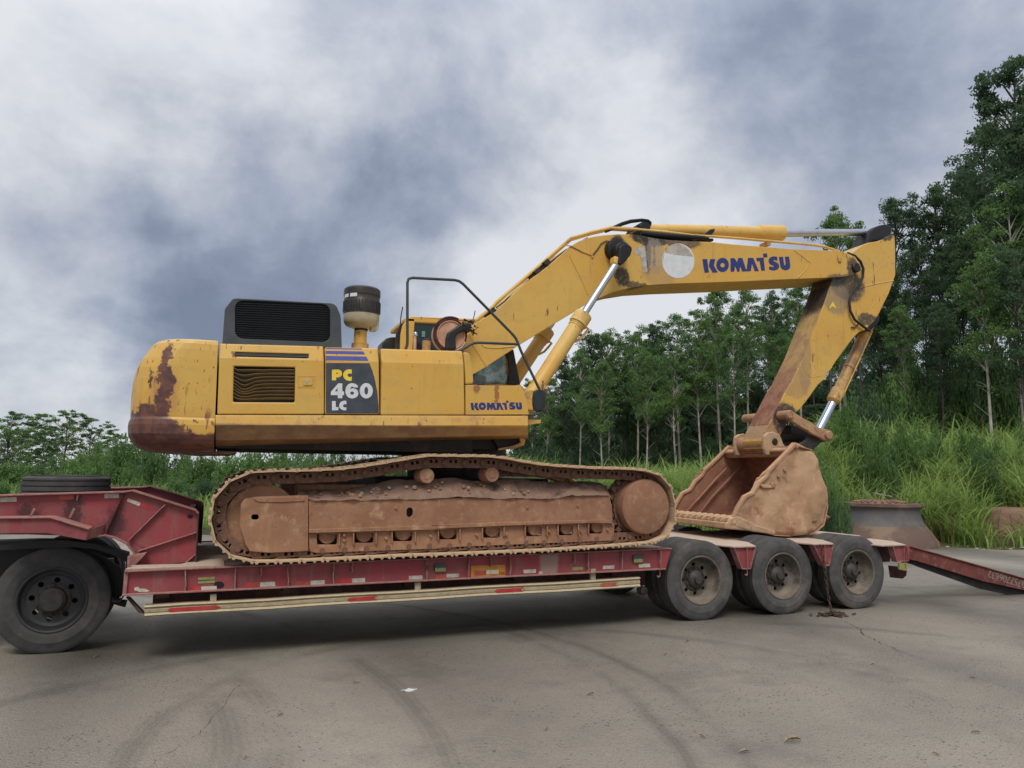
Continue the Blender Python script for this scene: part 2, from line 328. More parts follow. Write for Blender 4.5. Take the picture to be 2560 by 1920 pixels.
# ------------------------------------------------------------------ object helpers
WL = {}
def wl(o): return WL.get(o.name, Vector((0, 0, 0))) if o else Vector((0, 0, 0))
def link(name, me, parent=None, loc=(0, 0, 0)):
    o = bpy.data.objects.new(name, me); COL.objects.link(o)
    o.location = Vector(loc)-wl(parent); WL[o.name] = Vector(loc)
    if parent: o.parent = parent
    return o
def tag(o, label=None, cat=None, group=None, kind=None):
    if label: o['label'] = label
    if cat: o['category'] = cat
    if group: o['group'] = group
    if kind: o['kind'] = kind
    return o
def thing(name, label, cat, loc, group=None):
    return tag(link(name, None, None, loc), label, cat, group)
class MB:
    def __init__(s): s.v = []; s.f = []; s.sm = False
    def add(s, vs, fs):
        o = len(s.v); s.v += [tuple(map(float, p)) for p in vs]; s.f += [tuple(i+o for i in q) for q in fs]; return s
    def box(s, a, b):
        x0, y0, z0 = a; x1, y1, z1 = b
        return s.add([(x0, y0, z0), (x1, y0, z0), (x1, y1, z0), (x0, y1, z0), (x0, y0, z1), (x1, y0, z1), (x1, y1, z1), (x0, y1, z1)],
                     [(0, 3, 2, 1), (4, 5, 6, 7), (0, 1, 5, 4), (1, 2, 6, 5), (2, 3, 7, 6), (3, 0, 4, 7)])
    def poly(s, pts, holes=(), back=(0, .01, 0), both=True):
        """pts: front outline 3D (any orientation); closed plate displaced by back"""
        rings = [list(pts)]+[list(h) for h in holes]
        bk = Vector(back)
        n = sum(len(r) for r in rings)
        V = [Vector(p) for r in rings for p in r]
        if len(rings) == 1 and len(V) < 5: tris = [tuple(range(len(V)))]
        else: tris = tessellate_polygon([[Vector(p) for p in r] for r in rings])
        F = [tuple(t) for t in tris]+[tuple(i+n for i in reversed(t)) for t in tris]
        o = 0
        for r in rings:
            k = len(r)
            F += [(o+i, o+(i+1) % k, n+o+(i+1) % k, n+o+i) for i in range(k)]
            o += k
        return s.add(V+[p+bk for p in V], F)
    def tube(s, pts, r, n=8, cap=True):
        P = [Vector(p) for p in pts]; R = r if isinstance(r, (list, tuple)) else [r]*len(P)
        rings = []; up = None
        for i, p in enumerate(P):
            t = (P[min(i+1, len(P)-1)]-P[max(i-1, 0)]).normalized()
            if up is None: up = t.orthogonal().normalized()
            else: up = (up-t*up.dot(t)).normalized()
            b = t.cross(up)
            rings.append([p+(up*math.cos(2*PI*k/n)+b*math.sin(2*PI*k/n))*R[i] for k in range(n)])
        V = [q for g in rings for q in g]; F = []
        for i in range(len(P)-1):
            F += [(i*n+k, i*n+(k+1) % n, (i+1)*n+(k+1) % n, (i+1)*n+k) for k in range(n)]
        if cap: F += [tuple(reversed(range(n))), tuple(range((len(P)-1)*n, len(P)*n))]
        s.sm = True
        return s.add(V, F)
    def lathe(s, prof, c=(0, 0, 0), ax='Y', n=40, closed=False):
        """prof: list of (radius, axial)"""
        V = []; c = Vector(c)
        for (r, h) in prof:
            for k in range(n):
                a_ = 2*PI*k/n; p = (r*math.cos(a_), r*math.sin(a_))
                V.append(c+(Vector((p[0], h, p[1])) if ax == 'Y' else Vector((p[0], p[1], h))))
        F = []
        L = len(prof)
        for i in range(L if closed else L-1):
            j = (i+1) % L
            F += [(i*n+k, i*n+(k+1) % n, j*n+(k+1) % n, j*n+k) for k in range(n)]
        if not closed:
            if prof[0][0] > 1e-4: F.append(tuple(range(n)))
            if prof[-1][0] > 1e-4: F.append(tuple(reversed(range((L-1)*n, L*n))))
        s.sm = True
        return s.add(V, F)
    def strip(s, path, th, y0, y1):
        """plate that follows a path of (x,z) points, thickness th to its left side, from y0 to y1"""
        P = [Vector((p[0], p[1])) for p in path]; N = []
        for i in range(len(P)):
            t = (P[min(i+1, len(P)-1)]-P[max(i-1, 0)]).normalized(); N.append(Vector((-t.y, t.x)))
        for i in range(len(P)-1):
            a0, a1 = P[i], P[i+1]; b0, b1 = a0+N[i]*th, a1+N[i+1]*th
            V = [(a0.x, y0, a0.y), (a1.x, y0, a1.y), (b1.x, y0, b1.y), (b0.x, y0, b0.y), (a0.x, y1, a0.y), (a1.x, y1, a1.y), (b1.x, y1, b1.y), (b0.x, y1, b0.y)]
            F = [(0, 1, 2, 3), (7, 6, 5, 4), (0, 4, 5, 1), (3, 2, 6, 7)]
            if i == 0: F.append((0, 3, 7, 4))
            if i == len(P)-2: F.append((1, 5, 6, 2))
            s.add(V, F)
        return s
    def mesh(s, name, mat, smooth=None, merge=True):
        me = bpy.data.meshes.new(name); me.from_pydata(s.v, [], s.f)
        bm = bmesh.new(); bm.from_mesh(me)
        if merge: bmesh.ops.remove_doubles(bm, verts=bm.verts, dist=.0004)
        bmesh.ops.recalc_face_normals(bm, faces=bm.faces); bm.to_mesh(me); bm.free()
        me.materials.append(mat)
        if (s.sm if smooth is None else smooth):
            me.polygons.foreach_set('use_smooth', [True]*len(me.polygons)); me.set_sharp_from_angle(angle=math.radians(35))
        return me
    def build(s, name, mat, parent=None, bevel=0., label=None, seg=2, smooth=None):
        o = link(name, s.mesh(name, mat, smooth), parent)
        if bevel:
            b = o.modifiers.new('bevel', 'BEVEL'); b.width = bevel; b.segments = seg; b.limit_method = 'ANGLE'; b.angle_limit = math.radians(38)
        if label: o['label'] = label
        return o
def copy_tree(o, parent, dloc=None, loc=None):
    c = o.copy(); COL.objects.link(c)
    if parent: c.parent = parent
    if dloc is not None: c.location = o.location+Vector(dloc)
    if loc is not None: c.location = loc
    for ch in list(o.children): copy_tree(ch, c)
    return c
# crops of the photograph used while measuring: origin and scale
CP = {'1': (300, 640, 3.19), '2': (800, 660, 3.19), '3': (1240, 520, 3.95), '4': (1700, 520, 3.687), '5': (500, 1100, 3.456), '6': (1080, 1100, 3.456),
      '7': (0, 1160, 3.318), 'b': (1640, 960, 3.95), 'w': (1540, 1280, 2.169), 's': (300, 1340, 2.765), 't': (1000, 1340, 3.16), 'L': (1740, 620, 8.508),
      'm': (1160, 990, 12.29), 'p': (810, 860, 8.967), 'k': (1860, 1020, 8.508), 'h': (980, 780, 9.217), 'S': (0, 0, 1), 'r': (2000, 960, 3.77), 'T': (1600, 1340, 7.373)}
def px(c, *pts): x0, y0, k = CP[c]; return [(x0+a/k, y0+b/k) for a, b in pts]
def Q(c, y, *pts): return [on(u, v, y) for u, v in px(c, *pts)]
def ell(cx, cy, rx, ry, n=24): return [(cx+rx*math.cos(2*PI*k/n), cy+ry*math.sin(2*PI*k/n)) for k in range(n)]
def plate(c, y, d, pts, holes=()):
    return MB().poly(Q(c, y, *pts), [Q(c, y, *h) for h in holes], (0, d, 0))
def rrect(x0, y0, x1, y1, r, n=4):
    o = []
    for cx, cy, a0 in ((x1-r, y1-r, 0), (x0+r, y1-r, 90), (x0+r, y0+r, 180), (x1-r, y0+r, 270)):
        for k in range(n+1):
            t = math.radians(a0+90*k/n); o.append((cx+r*math.cos(t), cy+r*math.sin(t)))
    return o
# ================================================================== SETTING
EX = np.array([-400, -60, -30, -12, -3, 5, 10, 14, 18, 24, 40, 80, 400.]); EY = np.array([120, 30, 21, 17.5, 15, 11, 8.6, 7.1, 5.4, 3.5, 0., -10, -80.])
def ss(t): t = np.clip(t, 0, 1); return t*t*(3-2*t)
def terr(x, y):
    x = np.asarray(x, float); y = np.asarray(y, float)
    d = y-np.interp(x, EX, EY)
    q_ = x-.62*y
    A = .10+.5*ss((x+2)/10)+1.35*ss((q_-3)/9)
    h = -.03+ss((d-.3)/9)*A
    h = h+np.clip(d-9, 0, 28)*(.20*ss((q_-4)/16))
    h = h+ss(d/3)*.12*(np.sin(x*1.3+y*.7)+np.sin(x*.45-y*1.1+1))
    return h
def nmesh(name, V, F, mat, smooth=False):
    me = bpy.data.meshes.new(name); V = np.asarray(V, np.float32); F = np.asarray(F, np.int32); k = F.shape[1]
    me.vertices.add(len(V)); me.vertices.foreach_set('co', V.ravel())
    me.loops.add(F.size); me.loops.foreach_set('vertex_index', F.ravel())
    me.polygons.add(len(F)); me.polygons.foreach_set('loop_start', np.arange(0, F.size, k, dtype=np.int32))
    me.update(calc_edges=True); me.materials.append(mat)
    if smooth: me.polygons.foreach_set('use_smooth', [True]*len(F))
    me.validate(); return me
gx = np.unique(np.concatenate([np.linspace(-400, -60, 18), np.linspace(-60, 90, 190), np.linspace(90, 400, 16)]))
gy = np.unique(np.concatenate([np.linspace(-120, -12, 10), np.linspace(-12, 90, 150), np.linspace(90, 700, 22)]))
GX, GY = np.meshgrid(gx, gy, indexing='ij'); GZ = terr(GX, GY)
idx = np.arange(GX.size).reshape(GX.shape)
F = np.stack([idx[:-1, :-1], idx[1:, :-1], idx[1:, 1:], idx[:-1, 1:]], -1).reshape(-1, 4)
a = Mt('earth_and_litter')
c = a.mix(a.rmp(a.noise(.6, 6), .4, .6), (.045, .055, .022), (.085, .065, .035))
c = a.mix(a.rmp(a.noise(3, 6), .5, .7), c, (.10, .085, .05)); a.bump(a.noise(4, 6), .6, .05)
g = link('earth_ground', nmesh('earth_ground', np.stack([GX, GY, GZ], -1).reshape(-1, 3), F, a.out(c, .95, 0, .1), True)); tag(g, kind='structure')

# concrete lot -------------------------------------------------------
a = Mt('yard_concrete')
X, Y, Z = a.xyz()
c = a.mix(a.rmp(a.noise(.35, 6, rough=.65), .36, .64), (.450, .398, .322), (.345, .308, .255))
c = a.mix(a.math('MULTIPLY', a.rmp(a.noise(1.3, 7, rough=.7), .4, .7), .55), c, (.48, .42, .33))
c = a.mix(a.math('MULTIPLY', a.rmp(a.noise(.8, 6, a.vm('ADD', a.P, (9, 4, 0)), .7), .52, .68), .45), c, (.22, .20, .17))
agg = a.vor(58.); c = a.mix(a.math('MULTIPLY', a.rmp(agg, .22, .10), a.rmp(a.noise(2.5, 4), .35, .65, .45, .95)), c, (.20, .175, .145))
agg2 = a.vor(37., a.vm('ADD', a.P, (5, 5, 0))); c = a.mix(a.math('MULTIPLY', a.rmp(agg2, .16, .07), .6), c, (.50, .46, .40))
c = a.mix(a.math('MULTIPLY', a.rmp(a.noise(70, 3, rough=.7), .48, .72), .6), c, (.20, .175, .14))
c = a.mix(a.math('MULTIPLY', a.rmp(a.noise(24, 5, rough=.75), .55, .72), .6), c, (.19, .165, .13))
c = a.mix(a.math('MULTIPLY', a.rmp(a.noise(31, 5, a.vm('ADD', a.P, (7, 3, 0)), .75), .57, .7), .6), c, (.56, .50, .41))
st2 = a.vor(19., a.vm('ADD', a.P, (3, 8, 0)))
c = a.mix(a.math('MULTIPLY', a.rmp(st2, .24, .13), a.rmp(a.noise(.9, 5, rough=.7), .42, .60, .12, .85)), c, (.13, .115, .095))
st3 = a.vor(29., a.vm('ADD', a.P, (1, 6, 0)))
c = a.mix(a.math('MULTIPLY', a.rmp(st3, .20, .10), a.rmp(a.noise(1.1, 5, rough=.7), .45, .60, .1, .7)), c, (.62, .56, .47))
pit = a.vor(13., a.vm('ADD', a.P, (2, 1, 0))); c = a.mix(a.math('MULTIPLY', a.rmp(pit, .075, .05), a.rmp(a.noise(1.2, 3), .5, .6)), c, (.07, .06, .05))
wob = a.math('MULTIPLY', a.math('SUBTRACT', a.noise(.9, 3), .5), .18)
def arc(cx, cy, R, wd, amt):      # rubber marks left by turning tyres
    global c
    d = a.vm('LENGTH', a.vm('SUBTRACT', a.vm('MULTIPLY', a.P, (1, 1, 0)), (cx, cy, 0)), out=1)
    e_ = a.math('ABSOLUTE', a.math('SUBTRACT', a.math('ADD', d, wob), R))
    k = a.rmp(e_, wd*1.25, wd*.25)
    tread = a.rmp(a.math('SINE', a.math('MULTIPLY', e_, 95.)), -1., 1., .6, 1.)
    brk = a.rmp(a.noise(.55, 4, a.vm('ADD', a.P, (cx, R, 0))), .36, .6)
    c = a.mix(a.math('MULTIPLY', a.math('MULTIPLY', a.math('MULTIPLY', k, brk), tread), amt*1.15), c, (.12, .11, .095))
def arc3(p1, p2, p3, wd, amt):
    (x1, y1, _), (x2, y2, _), (x3, y3, _) = [onz(u, v, 0) for u, v in (p1, p2, p3)]
    d = 2*(x1*(y2-y3)+x2*(y3-y1)+x3*(y1-y2))
    ux = ((x1*x1+y1*y1)*(y2-y3)+(x2*x2+y2*y2)*(y3-y1)+(x3*x3+y3*y3)*(y1-y2))/d
    uy = ((x1*x1+y1*y1)*(x3-x2)+(x2*x2+y2*y2)*(x1-x3)+(x3*x3+y3*y3)*(x2-x1))/d
    arc(ux, uy, math.hypot(x1-ux, y1-uy), wd, amt)
arc3((370, 1650), (520, 1740), (560, 1900), .16, .30)
arc3((500, 1655), (655, 1750), (700, 1900), .15, .25)
arc3((960, 1700), (1060, 1810), (1120, 1918), .12, .42)
arc3((1330, 1600), (1500, 1685), (1640, 1800), .09, .38)
arc3((1410, 1600), (1620, 1690), (1830, 1860), .09, .38)
arc3((0, 1760), (300, 1690), (900, 1590), .14, .35)
arc3((1750, 1600), (1980, 1640), (2260, 1720), .12, .3)
# crack network and the long crack by the chain
cw_ = a.vm('ADD', a.P, a.scl(a.vm('SUBTRACT', a.noise(1.4, 5, out='Color', rough=.7), (.5, .5, .5)), (.9, .9, 0)))
vd = a.vor(.17, a.vm('MULTIPLY', cw_, (1, 1, 0)), 'DISTANCE_TO_EDGE')
far = a.rmp(Y, 4., 9.); c = a.mix(a.math('MULTIPLY', far, .5), c, (.44, .38, .30))
c = a.mix(a.math('MULTIPLY', a.rmp(a.noise(.5, 5, rough=.7), .5, .7), far), c, (.30, .22, .15))
a.bump(a.math('ADD', a.noise(45, 5, rough=.75), a.math('MULTIPLY', agg, 1.2)), .35, .006)
MC = a.out(c, a.rmp(a.noise(2, 4), .3, .7, .78, .95), 0, .25)
xs = np.linspace(-60, 80, 141); ys = np.interp(xs, EX, EY)+.35*np.sin(xs*1.7)+.25*np.sin(xs*3.9+1)
top = [(x, y, 0.) for x, y in zip(xs, ys)]; bot = [(x, -60., 0.) for x in xs]
V = bot+top+[(x, y, -.25) for x, y in zip(xs, ys)]; n_ = len(xs)
F = [(i, i+1, n_+i+1, n_+i) for i in range(n_-1)]+[(n_+i, n_+i+1, 2*n_+i+1, 2*n_+i) for i in range(n_-1)]
lot = link('concrete_yard', nmesh('concrete_yard', V, F, MC)); tag(lot, kind='structure')
# the crack that starts at the chain
cp = [onz(u, v, 0) for u, v in px('w', (1215, 585), (1290, 618), (1330, 640), (1335, 665), (1400, 690), (1440, 715), (1500, 735))]+[onz(u, v, 0) for u, v in ((2240, 1625), (2310, 1650), (2400, 1680), (2520, 1720), (2600, 1745))]
def crack(cp, nm='ground_crack'):
  mb = MB(); V = []; pp = []
  for i in range(len(cp)-1):
    for k in range(6):
        t = k/6; p = cp[i]*(1-t)+cp[i+1]*t; pp.append(p+np.array([random.uniform(-.012, .012), random.uniform(-.02, .02), 0]))
  for i, p in enumerate(pp):
    wd = .0045*(1-.5*i/len(pp))*random.uniform(.4, 1.4); V += [(p[0]-wd*.7, p[1]-wd, .004), (p[0]+wd*.7, p[1]+wd, .004)]
  mb.add(V, [(2*i, 2*i+2, 2*i+3, 2*i+1) for i in range(len(pp)-1)])
  tag(mb.build(nm, plain('crack_dirt', (.07, .06, .05), .95)), kind='structure')
crack([onz(u, v, 0) for u, v in ((600, 1712), (584, 1727), (545, 1780), (498, 1835), (440, 1870), (370, 1918), (300, 1960))])
crack([onz(u, v, 0) for u, v in ((700, 1560), (900, 1548), (1050, 1545), (1200, 1530), (1350, 1522))])
mb = MB(); V = []
pp = []
for i in range(len(cp)-1):
    for k in range(6):
        t = k/6; p = cp[i]*(1-t)+cp[i+1]*t; pp.append(p+np.array([random.uniform(-.012, .012), random.uniform(-.02, .02), 0]))
for i, p in enumerate(pp):
    wd = .009*(1-.5*i/len(pp))*random.uniform(.5, 1.4); V += [(p[0], p[1]-wd, .004), (p[0], p[1]+wd, .004)]
mb.add(V, [(2*i, 2*i+2, 2*i+3, 2*i+1) for i in range(len(pp)-1)])
tag(mb.build('ground_crack', plain('crack_dirt', (.06, .05, .042), .95)), kind='structure')

# ------------------------------------------------------------------ vegetation
def leafcloud(cent, rad, cnt, lw, ll, droop=.3, rg=rng):
    """leaf-sized quads scattered in ellipsoids; cent (n,3), rad (n,3)"""
    n = len(cent); ids = np.repeat(np.arange(n), cnt); N = len(ids)
    d = rg.normal(size=(N, 3)); d /= np.linalg.norm(d, axis=1)[:, None]
    r = rg.random(N)**.62
    p = cent[ids]+d*r[:, None]*rad[ids]
    a1 = rg.normal(size=(N, 3)); a1[:, 2] -= droop*2; a1 /= np.linalg.norm(a1, axis=1)[:, None]
    b1 = np.cross(a1, rg.normal(size=(N, 3))); b1 /= np.linalg.norm(b1, axis=1)[:, None]
    s = rg.uniform(.6, 1.3, N)[:, None]
    a1 = a1*ll*s; b1 = b1*lw*s
    V = np.stack([p-a1, p+b1, p+a1, p-b1], 1).reshape(-1, 3)
    return V
def quadidx(n): return np.arange(n*4).reshape(-1, 4)
def tube_arrays(segs, n=5):
    mb = MB()
    for (p0, p1, r0, r1) in segs: mb.tube([p0, tuple((a_+b_)/2 for a_, b_ in zip(p0, p1)), p1], [r0, (r0+r1)/2, r1], n, False)
    return mb
TREES = {}
def make_tree(kind, seed):
    rg = np.random.default_rng(seed); R = random.Random(seed)
    # unit: height 1
    segs = []; cent = []; rad = []
    if kind == 'euc':
        base, spread, nc, cnt, cr = .48, .115, 66, 120, .046
    elif kind == 'eucd':
        base, spread, nc, cnt, cr = .34, .125, 92, 115, .048
    elif kind == 'open':
        base, spread, nc, cnt, cr = .22, .36, 95, 75, .052
    bendx, bendy = R.uniform(-.03, .03), R.uniform(-.03, .03)
    def tr(z): return (bendx*math.sin(z*2.6), bendy*math.sin(z*3.1), z)
    N = 9
    pts = [tr(i/N*.97) for i in range(N+1)]
    rr = [.0070*(1-.85*i/N)+.001 for i in range(N+1)]
    tb = MB(); tb.tube(pts, rr, 7, False)
    for i in range(nc):
        t = (i+.5)/nc; z = base+(1-base)*t**.85
        env = math.sin(min(1, (1-t)*1.9+.22)*PI/2)*(0.55+.45*math.sin(min(1, t*2.5+.25)*PI/2))
        rad_ = spread*env*R.uniform(.25, 1.)*(.75+.5*abs(math.sin(t*7+seed)))
        an = R.uniform(0, 2*PI); x0, y0, _ = tr(z)
        cx, cy, cz = x0+rad_*math.cos(an), y0+rad_*math.sin(an), z+R.uniform(-.01, .02)
        if R.random() < .8: tb.tube([tr(max(.1, z-rad_*.9-.02)), ((x0+cx)/2, (y0+cy)/2, z-rad_*.35), (cx, cy, cz)], [.0028, .0018, .0008], 4, False)
        k = R.uniform(.7, 1.35)*(1-.35*t)
        cent.append((cx, cy, cz)); rad.append((cr*k, cr*k, cr*.72*k))
        if R.random() < .6:
            cent.append((cx+R.uniform(-1, 1)*cr, cy+R.uniform(-1, 1)*cr, cz+R.uniform(-.7, .9)*cr)); rad.append((cr*.6*k,)*3)
    if kind != 'open':
        for i in range(7):       # a few bare twigs on the lower trunk
            z = R.uniform(.22, base+.05); an = R.uniform(0, 2*PI); x0, y0, _ = tr(z); L = R.uniform(.03, .08)
            tb.tube([(x0, y0, z), (x0+L*math.cos(an), y0+L*math.sin(an), z+L*R.uniform(.3, .9))], [.0016, .0006], 4, False)
    k_ = 1.25 if kind == 'open' else .74
    V = leafcloud(np.array(cent), np.array(rad)*np.array([1.15, 1.15, .85]), cnt, .0034*k_, .0085*k_, .35, rg)
    return V, tb
def tree_proto(kind, seed):
    V, tb = make_tree(kind, seed)
    crown = nmesh('crown', V, quadidx(len(V)//4), M['leafd'] if kind == 'eucd' else M['leaf'])
    bark = M['bark'] if kind == 'euc' else M['barkd']
    me = tb.mesh('trunk', bark, True, False)
    return me, crown
for k, ns in (('euc', 5), ('eucd', 4), ('open', 3)): TREES[k] = [tree_proto(k, 11*i+len(k)) for i in range(ns)]
tcount = {}
RG = [(120, 'behind the truck wheel'), (330, 'behind the spare tyre'), (520, 'over the end of the gooseneck'), (700, 'below the counterweight'), (960, 'below the engine door'), (1300, 'behind the middle of the track'), (1480, 'behind the boom cylinders'),
      (1620, 'above the travel motor'), (1760, 'above the bucket opening'), (1950, 'behind the lower arm'), (2130, 'behind the bucket cylinder'), (2300, 'just right of the arm'), (2450, 'above the crusher ring'), (9999, 'at the right edge')]
def region(lb, u):
    r_ = next(t for x, t in RG if u < x); return lb+' '+r_
def place_tree(kind, u, v, dist, label, group, squash=1.):
    p = CAM+raydir(u, v)*dist
    b = float(terr(p[0], p[1])); H = max(3., p[2]-b)
    i = tcount.get(kind, 0); tcount[kind] = i+1
    me, cr = TREES[kind][i % len(TREES[kind])]
    t = tag(link('eucalyptus_tree', me, None, (p[0], p[1], b-.1)), label, 'tree', group)
    s = (max(H, 7.) if kind != 'open' else H); t.scale = (s*squash, s*squash, H); t.rotation_euler = (0, 0, random.uniform(0, 6.28))
    c_ = bpy.data.objects.new('crown', cr); COL.objects.link(c_); c_.parent = t
    return t
G1 = 'eucalyptus trees of the stand behind the excavator arm'
G2 = 'trees on the slope at the right edge'
G3 = 'trees on the skyline beyond the gooseneck'
for u, v, d_, kd, lb in [
    (2545, 165, 40, 'eucd', 'tallest dark tree of the picture, its crown cut off by the right picture edge'),
    (2470, 330, 46, 'eucd', 'dark tree left of the tallest one near the right edge, with a thin open top'),
    (2335, 478, 45, 'eucd', 'dark round-topped tree right of the arm, second tallest group'),
    (2243, 505, 47, 'eucd', 'tree whose crown rises directly behind the arm top pin'),
    (2095, 530, 48, 'euc', 'lone pointed crown standing behind the chrome rod above the boom'),
    (1698, 786, 52, 'euc', 'tree with the tallest pointed crown left of the boom end'),
    (1518, 829, 54, 'euc', 'eucalyptus with leafy left shoulder above the travel motor'),
    (1330, 950, 56, 'euc', 'leftmost small eucalyptus of the stand beside the boom cylinders'),
    (165, 1028, 85, 'open', 'wide dark tree with see-through crown behind the spare tyre'),
    (35, 1032, 82, 'open', 'dark open-crowned tree at the left picture edge')]:
    place_tree(kd, u, v, d_, lb, G3 if u < 400 else (G2 if u > 2300 else G1), 1.6 if kd == 'open' else 1.)
for u, v, d_, kd in [(2420, 420, 50, 'eucd'), (2520, 480, 37, 'eucd'), (2380, 600, 40, 'eucd'), (2450, 640, 34, 'eucd'), (2540, 620, 33, 'eucd'), (2290, 620, 42, 'eucd'), (2200, 640, 45, 'eucd'), (2560, 330, 46, 'eucd'), (2600, 300, 38, 'eucd'), (2250, 760, 39, 'eucd'), (2340, 760, 37, 'eucd')]:
    place_tree(kd if random.random() < .45 else 'euc', u, v, d_, region('dark leafy tree crown on the slope', u), G2, 1.0)
for u, v, d_ in [(2140, 640, 50), (2060, 690, 49), (1990, 710, 47), (1925, 735, 49), (1860, 725, 46), (1795, 720, 50), (1750, 800, 47), (1640, 812, 54), (1590, 822, 52), (1555, 850, 55),
                 (1480, 835, 53), (1448, 880, 50), (1400, 892, 55), (1365, 940, 52), (1420, 930, 60), (1610, 880, 46), (1690, 870, 47), (1830, 830, 44), (1960, 830, 44), (2090, 790, 46), (1510, 905, 47)]:
    place_tree('euc' if d_ < 53 else 'eucd', u, v, d_, region('slender pale-trunked eucalyptus in the dense stand', u), G1, 1.)
for i in range(26):
    u = 1300+i*38+random.uniform(-12, 12); v = np.interp(u, [1300, 1400, 1500, 1700, 1800, 2100, 2300], [1010, 940, 890, 850, 780, 720, 700])+random.uniform(0, 70)
    place_tree('eucd', u, v, 62+random.uniform(-3, 6), region('back-row eucalyptus crown between the front trees', u), G1, 1.1)
for u, v, d_ in [(235, 1052, 90), (110, 1066, 96), (285, 1085, 88), (-10, 1050, 92), (60, 1075, 95), (330, 1105, 85)]:
    place_tree('open', u, v, d_, 'smaller tree on the left skyline beside the wide see-through tree', G3, 1.45)

# bushes and bamboo
BUSH = []
for s_ in range(4):
    rg = np.random.default_rng(50+s_); n_ = 60
    d_ = rg.normal(size=(n_, 3)); d_ /= np.linalg.norm(d_, axis=1)[:, None]; d_[:, 2] = np.abs(d_[:, 2])
    ce = d_*rg.uniform(.35, .95, n_)[:, None]*np.array([.9, .9, .85])+np.array([0, 0, .08]); rd = np.repeat(rg.uniform(.12, .27, n_)[:, None], 3, 1)
    V = leafcloud(ce, rd, 120, .018, .042, .2, rg)
    BUSH.append(V)
BM = {}
def bush(x, y, r, h, mat, label, group, cat='bush', name='bush', lift=0.):
    i = random.randrange(len(BUSH)); key = (i, mat)
    if key not in BM: BM[key] = nmesh('bush', BUSH[i], quadidx(len(BUSH[i])//4), M[mat])
    o = tag(link(name, BM[key], None, (x, y, float(terr(x, y))-.15*h+lift)), label, cat, group)
    o.scale = (r, r, h); o.rotation_euler = (0, 0, random.uniform(0, 6.28)); return o
def bush_px(u, v, dist, wpx, mat, label, group, **k):
    p = CAM+raydir(u, v)*dist; b = float(terr(p[0], p[1])); h = max(.6, (p[2]-b)/.85); r = wpx/FPX*dist/2/.9
    return bush(p[0], p[1], r, h, mat, label, group, **k)
GB = 'green thicket along the skyline behind the trailer'
for i in range(17):
    u = 190+i*36; v = np.interp(u, [180, 260, 330, 400, 560, 700, 900, 1300], [1140, 1092, 1088, 1105, 1128, 1105, 1100, 1100])+random.uniform(-8, 14)
    bush_px(u, v, 48+random.uniform(-5, 8), 120, random.choice(['leafb', 'leaf', 'leaf']), region('rounded green bush in the thicket', u), GB)
for i in range(22):
    u = -20+i*36; v = 1205+random.uniform(-18, 14)
    bush_px(u, v, 34+random.uniform(-4, 6), 105, random.choice(['leafb', 'leaf', 'leafd']), region('low bush in front of the thicket', u), GB)
for i in range(14):
    u = 780+i*38; v = 1110+random.uniform(-8, 20)
    bush_px(u, v, 40+random.uniform(-3, 5), 90, random.choice(['leafb', 'leaf', 'leaf']), region('rounded green bush in the thicket', u), GB)
for i in range(12):
    u = -40+i*26; bush_px(u, 1160+random.uniform(-12, 18)-(22 if u > 130 else 0), 62, 120, random.choice(['leafd', 'leaf']), region('distant dark bush under the skyline trees', u), GB)
GU = 'understorey bushes at the foot of the eucalyptus stand'
for i in range(34):
    u = 1290+i*27; v = 1120+random.uniform(-45, 60)
    bush_px(u, v, 52+random.uniform(-3, 4), 110, 'leafd', region('dark understorey bush between pale trunks', u), GU)
for i in range(24):
    u = 1290+i*27; v = 1175+random.uniform(-12, 18)
    bush_px(u, v, 34+random.uniform(-3, 3), 60, random.choice(['leaf', 'leafb']), region('bright low bush in front of the pale trunks', u), GU)
for i in range(30):
    u = 1300+i*36; v = np.interp(u, [1300, 1400, 1700, 2300], [1070, 1020, 960, 900])+random.uniform(-15, 40)
    bush_px(u, v, 66+random.uniform(-2, 4), 190, 'leafd', region('tall dark undergrowth at the back of the stand', u), GU)
for i in range(30):
    u = 2080+i*19; v = np.interp(u, [2080, 2300, 2560], [1010, 900, 760])+random.uniform(-10, 90)
    bush_px(u, v, 40+random.uniform(-3, 5), 120, random.choice(['leaf', 'leafd', 'leafb']), region('leafy shrub on the slope under the trees', u), 'shrubs on the slope behind the tall grass')
bush_px(1386, 1132, 22, 62, 'leafb', 'small bright bush just above the middle of the track', None)
bush_px(2068, 1130, 17.5, 100, 'leaf', 'dense green bush right of the bucket, left of the grey crusher casting', None)
bush_px(2070, 1235, 14.5, 60, 'leafd', 'dark bush low behind the bucket heel', None)
bush_px(2180, 1020, 24, 130, 'leafb', 'yellow-green bush behind the bucket cylinder rod', None)
bush_px(2110, 975, 27, 110, 'leafb', 'leafy young tree behind the bucket cylinder', None)
bush_px(2020, 1060, 26, 100, 'leaf', 'green bush visible between the bucket link and the arm', None)

for i in range(14):
    u = 2130+random.uniform(0, 450); v = 1050+random.uniform(-20, 70)
    bush_px(u, v, 27-(v-1040)*.04+random.uniform(-1, 1), random.uniform(60, 130), random.choice(['leafb', 'leafb', 'leaf']), region('leafy bush among the tall grass on the bank', u), 'bushes in the tall grass bank')
